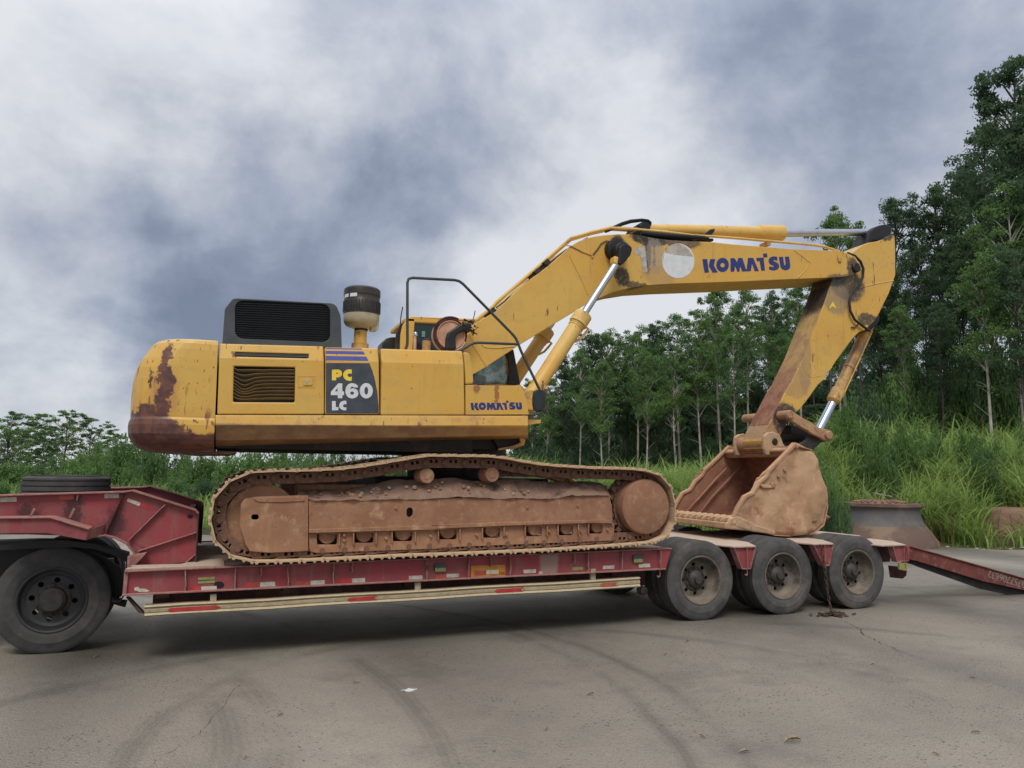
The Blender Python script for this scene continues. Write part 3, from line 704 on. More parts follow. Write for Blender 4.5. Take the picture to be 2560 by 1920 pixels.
# tall grass: blades joined into one object
def blades(P, H, lean, wd, segs=5, rg=rng):
    N = len(P); an = rg.uniform(0, 2*PI, N); dirx, diry = np.cos(an), np.sin(an)
    t = np.linspace(0, 1, segs+1)
    bend = lean[:, None]*H[:, None]*t[None]**2.2
    z = H[:, None]*(t[None]-.38*np.clip(lean, 0, 1.2)[:, None]*t[None]**3)
    X = P[:, 0:1]+dirx[:, None]*bend; Y = P[:, 1:2]+diry[:, None]*bend; Z = P[:, 2:3]+z
    w_ = wd[:, None]*np.clip(1.05-t[None]**2.5, .05, 1); sx, sy = -diry[:, None]*w_, dirx[:, None]*w_
    A = np.stack([X-sx, Y-sy, Z], -1); B = np.stack([X+sx, Y+sy, Z], -1)
    V = np.stack([A, B], 2).reshape(-1, 3)
    base = (np.arange(N)*(segs+1)*2)[:, None]+np.arange(segs)[None]*2
    F = np.stack([base, base+1, base+3, base+2], -1).reshape(-1, 4)
    return V, F
CLEAR = []
for u_, v_, k_ in ((2240, 1366, 1.35), (2540, 1352, 1.25), (2190, 1372, .9), (2290, 1372, .9), (2500, 1362, .9), (2460, 1362, .7)):
    q_ = onz(u_, v_, 0); CLEAR.append((q_[0]+.15, q_[1]+.25, k_))
def grass_area(n, xr, dr, hr, leanr, wr, per, rg=rng, spread=.22):
    x = rg.uniform(*xr, n); d = dr[0]+(dr[1]-dr[0])*rg.random(n)**1.2; y = np.interp(x, EX, EY)+d
    keep = np.ones(n, bool)
    for (qx, qy, qr) in CLEAR: keep &= (x-qx)**2+(y-qy)**2 > qr**2
    x, y, d = x[keep], y[keep], d[keep]; n = len(x)
    z = terr(x, y); h = rg.uniform(*hr, n)*np.clip(.45+d/3., .4, 1)
    X = np.repeat(x, per)+rg.normal(0, spread, n*per); Y = np.repeat(y, per)+rg.normal(0, spread, n*per)
    return blades(np.stack([X, Y, np.repeat(z, per)-.05], 1), np.repeat(h, per)*rg.uniform(.45, 1.1, n*per), rg.uniform(*leanr, n*per), rg.uniform(*wr, n*per), rg=rg)
def grass_obj(name, parts, mat, label, cat='grass'):
    Vs = []; Fs = []; o_ = 0
    for V, F in parts: Vs.append(V); Fs.append(F+o_); o_ += len(V)
    return tag(link(name, nmesh(name, np.concatenate(Vs), np.concatenate(Fs), M[mat])), label, cat, None, 'stuff')
grass_obj('tall_grass', [grass_area(1300, (11.5, 34), (.5, 11), (1.2, 2.3), (.35, 1.25), (.009, .027), 36),
                         grass_area(500, (14, 46), (9, 22), (1.3, 2.4), (.3, 1.2), (.02, .05), 18)], 'grassm', 'tall bright green reed grass covering the bank at the right')
grass_obj('dry_grass', [grass_area(230, (13.5, 22), (1.2, 6), (.8, 1.7), (.3, 1.1), (.008, .016), 30)], 'grassdry', 'patches of yellowing grass in the bank behind the crusher castings')
grass_obj('short_grass', [grass_area(1300, (10, 30), (-.25, 1.0), (.08, .28), (.2, 1.2), (.004, .009), 12, spread=.12)], 'grassm', 'short weeds along the edge of the concrete at the right')
grass_obj('field_grass', [grass_area(1500, (-30, 14), (1, 26), (.5, 1.3), (.2, 1.1), (.015, .035), 16)], 'grassm', 'rough green growth behind the trailer at the foot of the trees')
tf = []
for u, v, dist, hh in ((1322, 1140, 20, 1.1), (1290, 1128, 21, 1.2), (1350, 1145, 21, 1.0), (1600, 1155, 24, 1.2)):
    p = CAM+raydir(u, v)*dist
    n_ = 70; PP = np.repeat(np.array([[p[0], p[1], p[2]-hh*.8]]), n_, 0)+rng.normal(0, .12, (n_, 3))*[1, 1, 0]
    tf.append(blades(PP, rng.uniform(.6, 1.1, n_)*hh, rng.uniform(.3, 1., n_), rng.uniform(.010, .018, n_)))
    bush(p[0], p[1]+.3, .9, max(.5, p[2]-float(terr(p[0], p[1]))-.35), 'leaf', 'low bush carrying the reed tuft seen over the track', 'bushes under the reed tufts')
grass_obj('reed_tuft', tf, 'grassm', 'arching reed tufts showing above the track behind the excavator')

# ================================================================== LOW-BED TRAILER
Ltrail = thing('lowbed_trailer', 'long faded red low-bed trailer with three rear axles carrying the yellow excavator', 'trailer', (0, 1.5, 0))
TR = Ltrail
# side beam: web, flanges, stiffening ribs (near side)
webL = Q('s', .03, (30, 250), (22, 412)); 
top = [on(311, 1427, 0), on(1679, 1370, 0)]; bt = [on(305, 1490, 0), on(1664, 1424, 0)]
def lerp(a_, b_, t): return a_*(1-t)+b_*t
MB().poly([on(u, v, .05) for u, v in ((311, 1428), (1679, 1371), (1656, 1424), (305, 1489))], (), (0, .012, 0)).build('side_beam', M['red'], TR)
fl = MB()
fl.strip([(bt[0][0], bt[0][2]), (on(985, 1457, 0)[0], on(985, 1457, 0)[2]), (bt[1][0], bt[1][2])], .014, -.01, .13)
fl.build('beam_flange', M['redflange'], TR, .003)
fl = MB(); fl.strip([(top[0][0], top[0][2]-.014), (top[1][0], top[1][2]-.014)], .014, -.01, .13); fl.build('beam_flange', M['redflange'], TR, .003)
ribs = [('s', x, 1) for x in (452, 797, 1162, 1475, 2118)]+[('s', x, .45) for x in (978, 1605)]+[('t', x, 1) for x in (215, 543, 870, 1485, 1752, 2055)]+[('t', x, .5) for x in (718, 1378)]
for c_, x, fr in ribs:
    u = px(c_, (x, 0))[0][0]; t = (u-308)/(1672-308)
    a0 = on(u, 1428-57*t+1, .02); b0 = on(u, 1490-66*t-1, .02); b0 = lerp(a0, b0, fr)
    pts = []
    for k in range(7):
        q = lerp(a0, b0, k/6); pts.append((q[0]+random.uniform(-.006, .006), .0, q[2]))
    mb = MB()
    for k in range(6):
        p, q = pts[k], pts[k+1]
        mb.add([(p[0]-.006, .002, p[2]), (p[0]+.006, .002, p[2]), (q[0]+.006, .002, q[2]), (q[0]-.006, .002, q[2]), (p[0]-.006, .05, p[2]), (p[0]+.006, .05, p[2]), (q[0]+.006, .05, q[2]), (q[0]-.006, .05, q[2])],
               [(0, 1, 2, 3), (0, 3, 7, 4), (1, 5, 6, 2)]+([(0, 4, 5, 1)] if k == 0 else [])+([(3, 2, 6, 7)] if k == 5 else []))
    mb.build('stiffener_rib', M['redflange'], TR)
# beam end gusset at the front corner
plate('s', .02, .02, [(30, 245), (58, 240), (42, 415), (18, 412)]).build('end_plate', M['redflange'], TR, .003)
# bracket sloping down under the front corner
plate('s', .08, .10, [(40, 425), (62, 428), (150, 520), (168, 540), (128, 532)]).build('bracket', M['reddark'], TR, .004)
# deck floor (dusty plate) from the gooseneck to the wheels, following the slight slope of the beam
zl, zr = top[0][2], top[1][2]
def deckz(x): return zl+(zr-zl)*(x-top[0][0])/(top[1][0]-top[0][0])-.015
MB().poly([(-2.74, .13, deckz(-2.74)), (3.42, .13, deckz(3.42)), (3.42, 2.87, deckz(3.42)), (-2.74, 2.87, deckz(-2.74))], (), (0, 0, -.03)).build('deck_floor', M['deck'], TR)
# inner main girders, far side beam
for y0 in (.50, 2.3):
    MB().add([(-2.55, y0, .40), (3.3, y0, .42), (3.3, y0+.2, .42), (-2.55, y0+.2, .40), (-2.55, y0, .86), (3.3, y0, .90), (3.3, y0+.2, .90), (-2.55, y0+.2, .86)],
             [(0, 3, 2, 1), (4, 5, 6, 7), (0, 1, 5, 4), (1, 2, 6, 5), (2, 3, 7, 6), (3, 0, 4, 7)]).build('main_girder', M['reddark'], TR, .006)
MB().box((-2.75, 2.9, .66), (3.35, 2.97, .90)).build('side_beam', M['red'], TR, .006)
for x in (-2.5, -1.3, 0., 1.3, 2.6): MB().box((x, .14, .60), (x+.12, 2.86, .84)).build('cross_member', M['reddark'], TR)
# reflective tapes, lamps and plates on the beam
def stick(c_, y, pts, mat, name='reflective_tape', d=.003): return plate(c_, y, d, pts).build(name, M[mat], TR)
def tape(c_, x0, x1, yt, yb, mat, sl=-.045, jag=0):
    pts = [(x0, yt), (x1, yt+(x1-x0)*sl), (x1+random.uniform(-4, 4)*jag, yb+(x1-x0)*sl), (x0+random.uniform(-4, 4)*jag, yb)]
    stick(c_, .046, pts, mat)
for a_ in [('s', 458, 560, 352, 385, 'tred'), ('s', 562, 668, 350, 384, 'twht'), ('s', 868, 968, 325, 355, 'tred'), ('s', 970, 1071, 320, 352, 'twht'), ('s', 1215, 1314, 315, 345, 'oredm'),
           ('s', 1316, 1415, 309, 341, 'twht'), ('s', 1510, 1600, 297, 328, 'tred'), ('s', 1602, 1694, 294, 323, 'twht'), ('t', 70, 176, 316, 346, 'twht'),
           ('t', 280, 364, 308, 338, 'oredm'), ('t', 367, 468, 301, 330, 'twht'), ('t', 974, 1073, 267, 296, 'twht'), ('t', 1098, 1124, 280, 300, 'twht'), ('t', 1362, 1446, 247, 272, 'olive'), ('t', 1603, 1694, 236, 263, 'twht'), ('t', 1885, 1974, 222, 250, 'twht')]: tape(*a_, jag=1)
stick('s', .046, [(98, 358), (125, 350), (135, 362), (175, 365), (208, 380), (180, 388), (130, 386), (118, 378), (100, 378)], 'twht')
stick('s', .043, [(540, 288), (655, 282), (655, 324), (540, 330)], 'olive', 'marker_lamp', .02)
stick('s', .043, [(538, 306), (655, 300), (655, 304), (538, 311)], 'grease', 'marker_lamp', -.002)
stick('s', .047, ell(685, 338, 36, 24, 18), 'grease', 'drain_hole', .001)
stick('t', .044, [(560, 236), (832, 226), (832, 316), (560, 326)], 'orange', 'warning_plate', .008)
stick('t', .041, [(585, 275), (680, 272), (680, 308), (585, 312)], 'oredm', 'reflective_tape')
stick('t', .040, [(682, 270), (778, 266), (778, 298), (682, 302)], 'twht', 'reflective_tape')
for x in (786, 798, 810, 820): stick('t', .042, [(x, 285), (x+6, 285), (x+6, 305), (x, 305)], 'hub', 'plate_mark', .002)
for cc, x0, x1, y0, y1 in (('t', 275, 364, 222, 285), ('t', 1846, 1920, 152, 213), ('t', 1846, 1846.5, 152, 213)):
    if x1-x0 < 1: continue
    ym = (y0+y1)/2
    b_ = stick(cc, .02, [(x0, y0), (x1, y0-3), (x1, y1-3), (x0, y1)], 'hood', 'marker_lamp', .03)
    b_ = stick(cc, .017, [(x0+3, ym), (x1-3, ym-3), (x1-3, y1-5), (x0+3, y1-3)], 'olive', 'lamp_lens', .004)
# side guard rail: three-ridged channel on posts
gL = px('s', (168, 485), (168, 562)); gR = px('t', (1903, 330), (1903, 408))
def gpt(t, s_, y):     # t along, s_ 0 top..1 bottom
    u = gL[0][0]*(1-t)+gR[0][0]*t; vt = gL[0][1]*(1-t)+gR[0][1]*t; vb = gL[1][1]*(1-t)+gR[1][1]*t
    vt += 2.2*math.sin(t*PI)*0; return on(u, vt*(1-s_)+vb*s_, y)
prof = [(0, .10), (0, .0), (.12, -.012), (.2, .0), (.30, .012), (.36, .0), (.62, .0), (.68, .012), (.76, .0), (.88, -.012), (1, .0), (1, .10)]
mb = MB(); NT = 12; V = []
for i in range(NT+1):
    for s_, y in prof:
        p = gpt(i/NT, s_, 0.); V.append((p[0], .02+y, p[2]+.004*math.sin(i*1.7)))
k = len(prof); F = [(i*k+j, (i+1)*k+j, (i+1)*k+j+1, i*k+j+1) for i in range(NT) for j in range(k-1)]+[tuple(range(k)), tuple(reversed(range(NT*k, NT*k+k)))]
mb.add(V, F).build('side_guard', M['cream'], TR)
for t0, t1, o_ in ((.052, .145, 0), (.415, .47, 1), (.712, .765, 1), (.925, .955, 2)):
    w0 = .16; pts = [gpt(t0, .33, -.0), gpt(t1, .33, -.0), gpt(t1-.006 if o_ else t1+.01, .52, 0), gpt(t1, .70, -.0), gpt(t0, .70, -.0), gpt(t0-.006, .52, 0)]
    MB().poly([(p[0], .016, p[2]) for p in pts], (), (0, .003, 0)).build('reflective_tape', M['tred' if o_ != 2 else 'oredm'], TR)
for c_, x0, x1, yt, yb in (('s', 623, 667, 405, 475), ('t', 120, 165, 368, 452), ('t', 1510, 1547, 262, 372)):
    plate(c_, .03, .05, [(x0, yt), (x1, yt-2), (x1, yb), (x0, yb+2)]).build('guard_post', M['cream'], TR, .004)
# gooseneck: two shaped beams with ribs and flanges
GN = [(-90, 272), (140, 262), (1030, 237), (1100, 226), (1620, 386), (1641, 412), (1632, 560), (1618, 806), (1450, 822), (1100, 862), (1062, 872), (1058, 770), (1150, 765), (1118, 715), (1060, 648), (965, 600), (880, 578), (740, 600), (-90, 575)]
def gooseneck(y, near=True):
    sh = y-.45
    W_ = [on(u, v, .45)+np.array([0, sh, 0]) for u, v in px('7', *GN)]
    MB().poly(W_, (), (0, .02, 0)).build('gooseneck_web', M['red'], TR)
    def path(pts): return [(on(u, v, .45)[0], on(u, v, .45)[2]) for u, v in px('7', *pts)]
    mb = MB(); mb.strip(path([(-90, 272), (140, 262), (1030, 237), (1100, 226), (1620, 386), (1641, 412)]), .016, y-.07, y+.10); mb.build('top_flange', M['redflange'], TR, .003)
    mb = MB(); mb.strip(path([(1641, 412), (1633, 560), (1618, 806)]), .014, y-.07, y+.10); mb.build('rear_flange', M['reddark'], TR, .003)
    mb = MB(); mb.strip(path([(740, 602), (880, 580), (965, 602), (1060, 650), (1118, 717), (1150, 767)])[::-1], .014, y-.10, y+.10); mb.build('arch_flange', M['redflange'], TR, .003)
    if near:
        for p_ in ([(1030, 240), (878, 572)], [(1372, 330), (1068, 628)], [(1630, 562), (1148, 716)], [(1622, 742), (1540, 810)], [(650, 252), (640, 300)]):
            mb = MB(); mb.strip(path(p_), .010, y-.055, y+.001); mb.build('stiffener_rib', M['redflange' if p_[0][0] != 1030 else 'reddark'], TR, .002)
        # welded round doubler plate
        c0 = []
        for k in range(13):
            an = math.radians(-80+k*125/12); c0.append((1270+175*math.cos(an), 600+175*math.sin(an)))
        MB().poly(Q('7', y-.006, *([(1215, 490)]+c0+[(1180, 690), (1085, 632)])), (), (0, .006, 0)).build('doubler_plate', M['red'], TR)
        plate('7', y-.004, .005, ell(1576, 435, 24, 17, 14)).build('lifting_hole', M['grease'], TR)
        plate('7', y-.004, .004, [(865, 248), (985, 243), (988, 281), (866, 284)]).build('reflective_tape', M['twht'], TR)
        plate('7', y-.004, .004, [(1062, 284), (1168, 322), (1155, 350), (1052, 308)]).build('reflective_tape', M['twht'], TR)
        plate('7', y-.004, .004, [(1170, 323), (1275, 362), (1262, 390), (1158, 350)]).build('reflective_tape', M['tred'], TR)
        plate('7', y-.004, .004, [(488, 260), (612, 258), (612, 294), (488, 296)]).build('reflective_tape', M['oredm'], TR)
        plate('7', y-.004, .004, [(0, 278), (136, 272), (138, 312), (0, 316)]).build('reflective_tape', M['twht'], TR)
gooseneck(.45); gooseneck(2.45, False)
MB().box((-8.5, .6, on(200, 1240, .5)[2]-.10), (-2.9, 2.4, on(200, 1240, .5)[2]-.05)).build('gooseneck_top_plate', M['reddark'], TR)
MB().box((-2.30, .48, .95), (-2.24, 2.45, 1.42)).build('gooseneck_cross_plate', M['reddark'], TR, .004)
# outrigger bar with kinked end beside the fifth wheel
B1 = on(*px('7', (-90, 515))[0], .2)
mb = MB()
def barpiece(p_top, p_bot, ya, yb):
    (a0, a1), (b0, b1) = p_top, p_bot
    V = [on(*px('7', a0)[0], ya), on(*px('7', a1)[0], yb), on(*px('7', b1)[0], yb), on(*px('7', b0)[0], ya)]
    mb.poly(V, (), (0, .03, 0))
barpiece(((-90, 455), (420, 449)), ((-90, 575), (395, 575)), .20, .20)
mb.build('outrigger_bar', M['red'], TR, .004)
mb = MB(); barpiece(((418, 449), (738, 545)), ((393, 575), (712, 634)), .20, .20); mb.build('outrigger_bar', M['red'], TR, .004)
mb = MB(); barpiece(((736, 545), (888, 488)), ((710, 634), (872, 582)), .20, .46); mb.build('outrigger_bar', M['redflange'], TR, .004)
mb = MB(); mb.strip([(p[0], p[2]) for p in Q('7', .2, (-90, 455), (420, 449), (738, 545))], .012, .17, .46); mb.build('outrigger_flange', M['redflange'], TR, .002)
for x in (235, 565): plate('7', .25, .015, [(x, 449), (x+22, 447), (x+60, 372), (x+40, 366)]).build('bracket', M['redflange'], TR, .002)
MB().poly([on(u, v, .3) for u, v in px('7', (1058, 770), (1212, 738), (1190, 768), (1100, 858), (1060, 872))], (), (0, .15, 0)).build('bracket', M['redflange'], TR, .003)
plate('7', .12, .02, [(1058, 765), (1080, 768), (1082, 862), (1052, 880)]).build('bracket', M['redflange'], TR, .003)
# warped dusty plate lying against the gooseneck foot
MB().poly([onz(u, v, .90) for u, v in px('7', (1040, 880), (1100, 848), (1500, 838), (1620, 808), (1860, 790), (1860, 850))], (), (0, 0, .012)).build('loose_plate', M['deck'], TR)

# rear axle deck, outriggers and ramp
RZ = .955
MB().box((3.40, .80, RZ-.05), (7.35, 2.2, RZ)).build('axle_deck', M['deck'], TR, .004)
MB().box((3.3, .95, .60), (7.4, 1.1, .90)).build('main_girder', M['reddark'], TR, .006)
MB().box((3.3, 1.9, .60), (7.4, 2.05, .90)).build('main_girder', M['reddark'], TR, .006)
for xa in (3.9078, 5.2420, 6.5762): MB().tube([(xa, .5, .508), (xa, 2.5, .508)], .07, 12).build('axle', M['dark'], TR)
def outrig(pts, ribx, u0, u1, vt, hook=True):
    """box hanging beside the tyres: px outline on the near face, top plate reaching in to the deck"""
    plate('w', .03, .02, pts).build('outrigger_web', M['red'], TR)
    a0, a1 = Q('w', .0, (u0, vt), (u1, vt-3))
    x0, x1, z = a0[0], a1[0], (a0[2]+a1[2])/2
    MB().poly([(x0, -.005, z), (x1, -.005, z), (x1+.20, .40, z+.01), (x1+.22, .82, z+.01), (x0-.22, .82, z+.01), (x0-.20, .40, z+.01)], (), (0, 0, -.018)).build('outrigger_plate', M['deck'], TR, .003)
    for p0, p1 in zip(pts, pts[1:]+pts[:1]):
        if p0[1] > 230 or p1[1] > 230:
            A, B = Q('w', .01, p0, p1); MB().strip([(A[0], A[2]), (B[0], B[2])], .010, .0, .10).build('outrigger_edge', M['redflange'], TR)
    A, B = Q('w', .01, ribx, (ribx[0]+5, 303)); MB().strip([(A[0], A[2]), (B[0], B[2])], .010, .0, .06).build('stiffener_rib', M['redflange'], TR)
    MB().box((x0-.02, .30, z-.28), (x1+.02, .82, z-.03)).build('outrigger_box', M['reddark'], TR)
outrig([(640, 192), (755, 186), (727, 305), (684, 307)], (706, 190), 640, 757, 187)
outrig([(1072, 177), (1176, 172), (1154, 287), (1126, 290)], (1128, 176), 1070, 1178, 173)
outrig([(1502, 188), (1568, 184), (1580, 262), (1524, 268)], (1560, 186), 1440, 1570, 180)
plate('t', .01, .03, [(2065, 95), (2145, 96), (2098, 265), (2060, 268)]).build('outrigger_web', M['red'], TR)
for cc, x, y in (('t', 2050, 268), ('w', 710, 308)):
    P_ = Q(cc, .04, (x, y), (x+4, y+30), (x+2, y+48), (x-10, y+58), (x-18, y+46)) if cc == 't' else Q(cc, .04, (x, y), (x+2, y+20), (x+1, y+32), (x-5, y+36), (x-10, y+30))
    MB().tube(P_, .010, 6).build('lashing_hook', M['redflange'], TR)
plate('w', .0, .03, [(1537, 278), (1582, 276), (1582, 322), (1537, 312)]).build('reflector', M['olive'], TR, .004)
plate('w', .0, .08, [(1572, 180), (1594, 186), (1590, 270), (1576, 262)]).build('end_post', M['red'], TR, .004)
# ramp: side rail, rungs, far rail
rp = [(1588, 186), (1700, 214), (1990, 298), (2212, 362), (2330, 402), (2330, 452), (2240, 462), (2150, 440), (1985, 392), (1800, 320), (1640, 272), (1590, 262)]
RA = [(1588, 186), (1990, 298), (2340, 398)]; RB = [(2340, 452), (1990, 375), (1620, 262), (1590, 258)]
RB2 = [(2340, 475), (2230, 470), (1990, 420), (1640, 296), (1600, 276)]
plate('w', .25, .03, RA+RB).build('ramp_rail', M['redramp'], TR, .004, label='brown-red ramp side rail with white phone number')
plate('w', .33, .05, RA+RB2).build('ramp_inner_rail', M['dark'], TR, .004)
tp = [(p[0], p[2]) for p in Q('w', .25, (1588, 186), (1990, 298), (2340, 398))]
MB().strip(tp, .012, .22, .34).build('ramp_flange', M['redflange'], TR)
MB().strip(tp, .012, 1.05, 1.15).build('ramp_flange', M['redflange'], TR)
A, B = Q('w', .35, (1600, 215), (2335, 425))
for k in range(22):
    q = lerp(A, B, (k+.5)/22); MB().tube([(q[0], .36, q[2]), (q[0], 1.1, q[2])], .03, 6).build('ramp_rung', M['redflange'], TR)
MB().poly([(A[0], 1.08, A[2]+.06), (B[0], 1.08, B[2]+.06), (B[0], 1.08, B[2]-.1), (A[0], 1.08, A[2]-.1)], (), (0, .04, 0)).build('ramp_rail', M['reddark'], TR)
MB().tube([Q('w', .3, (1592, 215))[0], (Q('w', .3, (1592, 215))[0][0], 2.7, .86)], .03, 8).build('ramp_hinge', M['dark'], TR)
# painted phone number, upside down because the ramp is folded down
fc = bpy.data.curves.new('t', 'FONT'); fc.body = '18757706632'; fc.size = 1; fc.offset = .012; fc.extrude = 0; to = bpy.data.objects.new('t', fc); COL.objects.link(to)
dg = bpy.context.evaluated_depsgraph_get(); dg.update(); tm = bpy.data.meshes.new_from_object(to.evaluated_get(dg)); COL.objects.unlink(to)
xs_ = [v.co.x for v in tm.vertices]; ys_ = [v.co.y for v in tm.vertices]; x0, x1, y0, y1 = min(xs_), max(xs_), min(ys_), max(ys_)
TLc, TRc, BLc, BRc = [np.array(p) for p in Q('w', .247, (2020, 316), (2235, 377), (2013, 354), (2228, 420))]
for v in tm.vertices:
    s_, t_ = 1-(v.co.x-x0)/(x1-x0), (v.co.y-y0)/(y1-y0)
    p = lerp(lerp(TLc, TRc, s_), lerp(BLc, BRc, s_), t_); v.co = (p[0], .247, p[2])
tm.materials.clear(); tm.materials.append(plain('worn_number_paint', (.27, .22, .18), .8, 0, .6, 25)); tm.name = 'phone_number'; link('phone_number', tm, TR)

# wheels ----------------------------------------------------------------
def tyre_mesh(name, R, wd, rin, mat, n=64):
    p = []
    hw = wd/2
    # outer side from bead to shoulder
    p += [(rin, -hw*.80), (rin+.02, -hw*.92), (rin+.05, -hw*.98), (rin+.11, -hw*1.02), (R-.10, -hw*1.0), (R-.045, -hw*.95), (R-.012, -hw*.86)]
    xs__ = np.linspace(-hw*.8, hw*.8, 5)
    for i, x in enumerate(xs__):
        p += [(R, x-.0)]
        if i < 4: m_ = (xs__[i]+xs__[i+1])/2; p += [(R, m_-.009), (R-.012, m_-.006), (R-.012, m_+.006), (R, m_+.009)]
    p += [(R-.012, hw*.86), (R-.045, hw*.95), (R-.10, hw*1.0), (rin+.11, hw*1.02), (rin+.05, hw*.98), (rin+.02, hw*.92), (rin, hw*.8)]
    mb = MB().lathe(p, n=n, closed=True)
    return mb.mesh(name, mat)
def wheel_proto(R, wd, tyrem, rimm, ringr=.010, hubbig=False):
    rin = .302*R/.5085
    tm_ = tyre_mesh('tyre', R, wd, rin, M[tyrem])
    hw = wd/2
    rb = MB()
    dz_ = hw*.25 if not hubbig else -hw*.35       # depth of the disc
    rb.lathe([(rin+.012, -hw*.86), (rin+.014, -hw*.93), (rin+.002, -hw*.96), (rin-.012, -hw*.90), (rin-.022, -hw*.5), (rin-.05, dz_-.03), (rin-.075, dz_-.012), (rin-.075, dz_+.0), (rin-.03, dz_+.01), (rin-.012, hw*.6), (rin+.012, hw*.8)], n=48)
    rb.f = [q for q in rb.f if len(q) <= 4]
    ro, hr = rin-.07, .027*R/.5
    holes = []
    for k in range(8):
        an = 2*PI*(k+.3)/8; rc = ro*.80; holes.append([(rc*math.cos(an)+hr*math.cos(t)*1.0, dz_-.012, rc*math.sin(an)+hr*math.sin(t)) for t in np.linspace(0, 2*PI, 11)[:-1]])
    outer = [(ro*math.cos(t), dz_-.012, ro*math.sin(t)) for t in np.linspace(0, 2*PI, 49)[:-1]]
    rb.poly(outer, holes, (0, .012, 0))
    wme = rb.mesh('wheel', M[rimm])
    hb = MB()
    if hubbig: hb.lathe([(.001, dz_-.12), (.10, dz_-.115), (.125, dz_-.09), (.13, dz_-.03), (.16, dz_-.02), (.165, dz_-.012)], n=32)
    else: hb.lathe([(.001, dz_-.125), (.05, dz_-.122), (.056, dz_-.105), (.058, dz_-.09), (.10, dz_-.07), (.115, dz_-.05), (.12, dz_-.03), (.155, dz_-.022), (.158, dz_-.012)], n=32)
    hme = hb.mesh('hub', M['hub'])
    nb = MB()
    for k in range(10):
        an = 2*PI*k/10; rc = .135 if not hubbig else .145
        nb.tube([(rc*math.cos(an), dz_-.012, rc*math.sin(an)), (rc*math.cos(an), dz_-.05, rc*math.sin(an))], .013, 6)
    nme = nb.mesh('wheel_nuts', M['hub'], False)
    return wme, tm_, hme, nme, R, hw
def add_wheel(parent, pr, x, y, flip=False, ang=0., inner=True, label=None):
    wme, tm_, hme, nme, R, hw = pr
    w_ = link('wheel', wme, parent, (x, y+hw, R)); w_.rotation_euler = (0, ang, PI if flip else 0)
    for nme_, me_ in (('tyre', tm_), ('hub', hme), ('wheel_nuts', nme)):
        o = bpy.data.objects.new(nme_, me_); COL.objects.link(o); o.parent = w_
    o['kind'] = 'stuff'
    if inner:
        o = link('inner_tyre', tm_, parent, (x, y+hw+(2*hw+.06)*(-1 if flip else 1), R)); o.rotation_euler = (0, ang+.5, 0)
    if label: w_['label'] = label
    return w_
WP = wheel_proto(.5085, .285, 'tyre', 'rim')
for i, (x, lb) in enumerate(((3.9078, None), (5.2420, 'dusty wheel with pale inner rim'), (6.5762, None))):
    add_wheel(TR, WP, x, .12, False, .9*i+.2, True, lb)
    add_wheel(TR, WP, x, 2.6, True, .5*i)
# mudflap piece behind the rear axle
plate('w', 1.0, .02, [(1480, 290), (1580, 300), (1575, 345), (1555, 362), (1490, 355)]).build('mud_flap', M['reddark'], TR, .003)
for u, v in ((1606, 1476),):
    p = on(u, v, .5); MB().lathe([(.001, -.06), (.05, -.05), (.06, -.02), (.06, .05), (.001, .06)], (p[0], .5, p[2]), n=16).build('air_tank', M['rim'], TR)

# spare tyre lying flat on the gooseneck
zt = on(170, 1234, .7)[2]
A = on(45, 1215, .9); B = on(272, 1215, .9); R_ = (B[0]-A[0])/2
sp = tyre_mesh('spare_tyre', R_, .27, R_*.58, M['tyred'])
so_ = link('spare_tyre', sp, None, ((A[0]+B[0])/2, .9+R_*.35, zt+.045)); so_.rotation_euler = (PI/2, 0, 0)
tag(so_, 'worn black spare tyre lying flat on top of the red gooseneck', 'tyre')

# truck tractor (only its drive wheel, mudguard and frame are in view)
TK = thing('tractor_truck', 'dark truck tractor mostly out of frame at the left, drive wheel and black mudguard showing', 'truck', (-4.5, 1.8, 0))
WT = wheel_proto(.528, .29, 'tyred', 'rimd', hubbig=True)
add_wheel(TK, WT, -3.50, .78, False, .35); add_wheel(TK, WT, -3.62, 2.95, True, .1); add_wheel(TK, WT, -4.86, .78, False, 1.1)
fp = [(p[0], p[2]) for p in Q('7', .78, (-700, 800), (-500, 690), (-300, 650), (-100, 640), (300, 628), (560, 632), (800, 662), (950, 708), (1060, 742), (1058, 850), (1050, 1000), (1035, 1080), (1000, 1140), (935, 1140))]
mb = MB(); mb.strip(fp, -.012, .74, .96); mb.build('mudguard', M['rubber'], TK)
plate('7', .76, .05, [(-100, 640), (300, 628), (560, 632), (800, 662), (950, 708), (1060, 742), (1056, 820), (1010, 790), (900, 740), (780, 705), (600, 690), (300, 700), (-100, 720)]).build('mudguard_skirt', M['rubber'], TK)
plate('7', 1.05, .03, [(-100, 700), (300, 690), (700, 705), (900, 790), (1000, 860), (1040, 1000), (1035, 1080), (935, 1140), (600, 1150), (-100, 1150)]).build('wheel_arch_liner', M['grease'], TK)
MB().box((-8, 1.45, .52), (-3.15, 1.6, .76)).build('chassis_rail', M['dark'], TK, .005)
MB().box((-8, 2.3, .52), (-3.15, 2.45, .76)).build('chassis_rail', M['dark'], TK, .005)
MB().tube([(-3.5, .9, .52), (-3.5, 3.0, .52)], .1, 12).build('axle', M['dark'], TK)
MB().tube([on(u, v, .9) for u, v in px('7', (925, 1130), (1000, 1150), (1048, 1158))], [.03, .035, .04], 8).build('tail_bracket', M['dark'], TK)

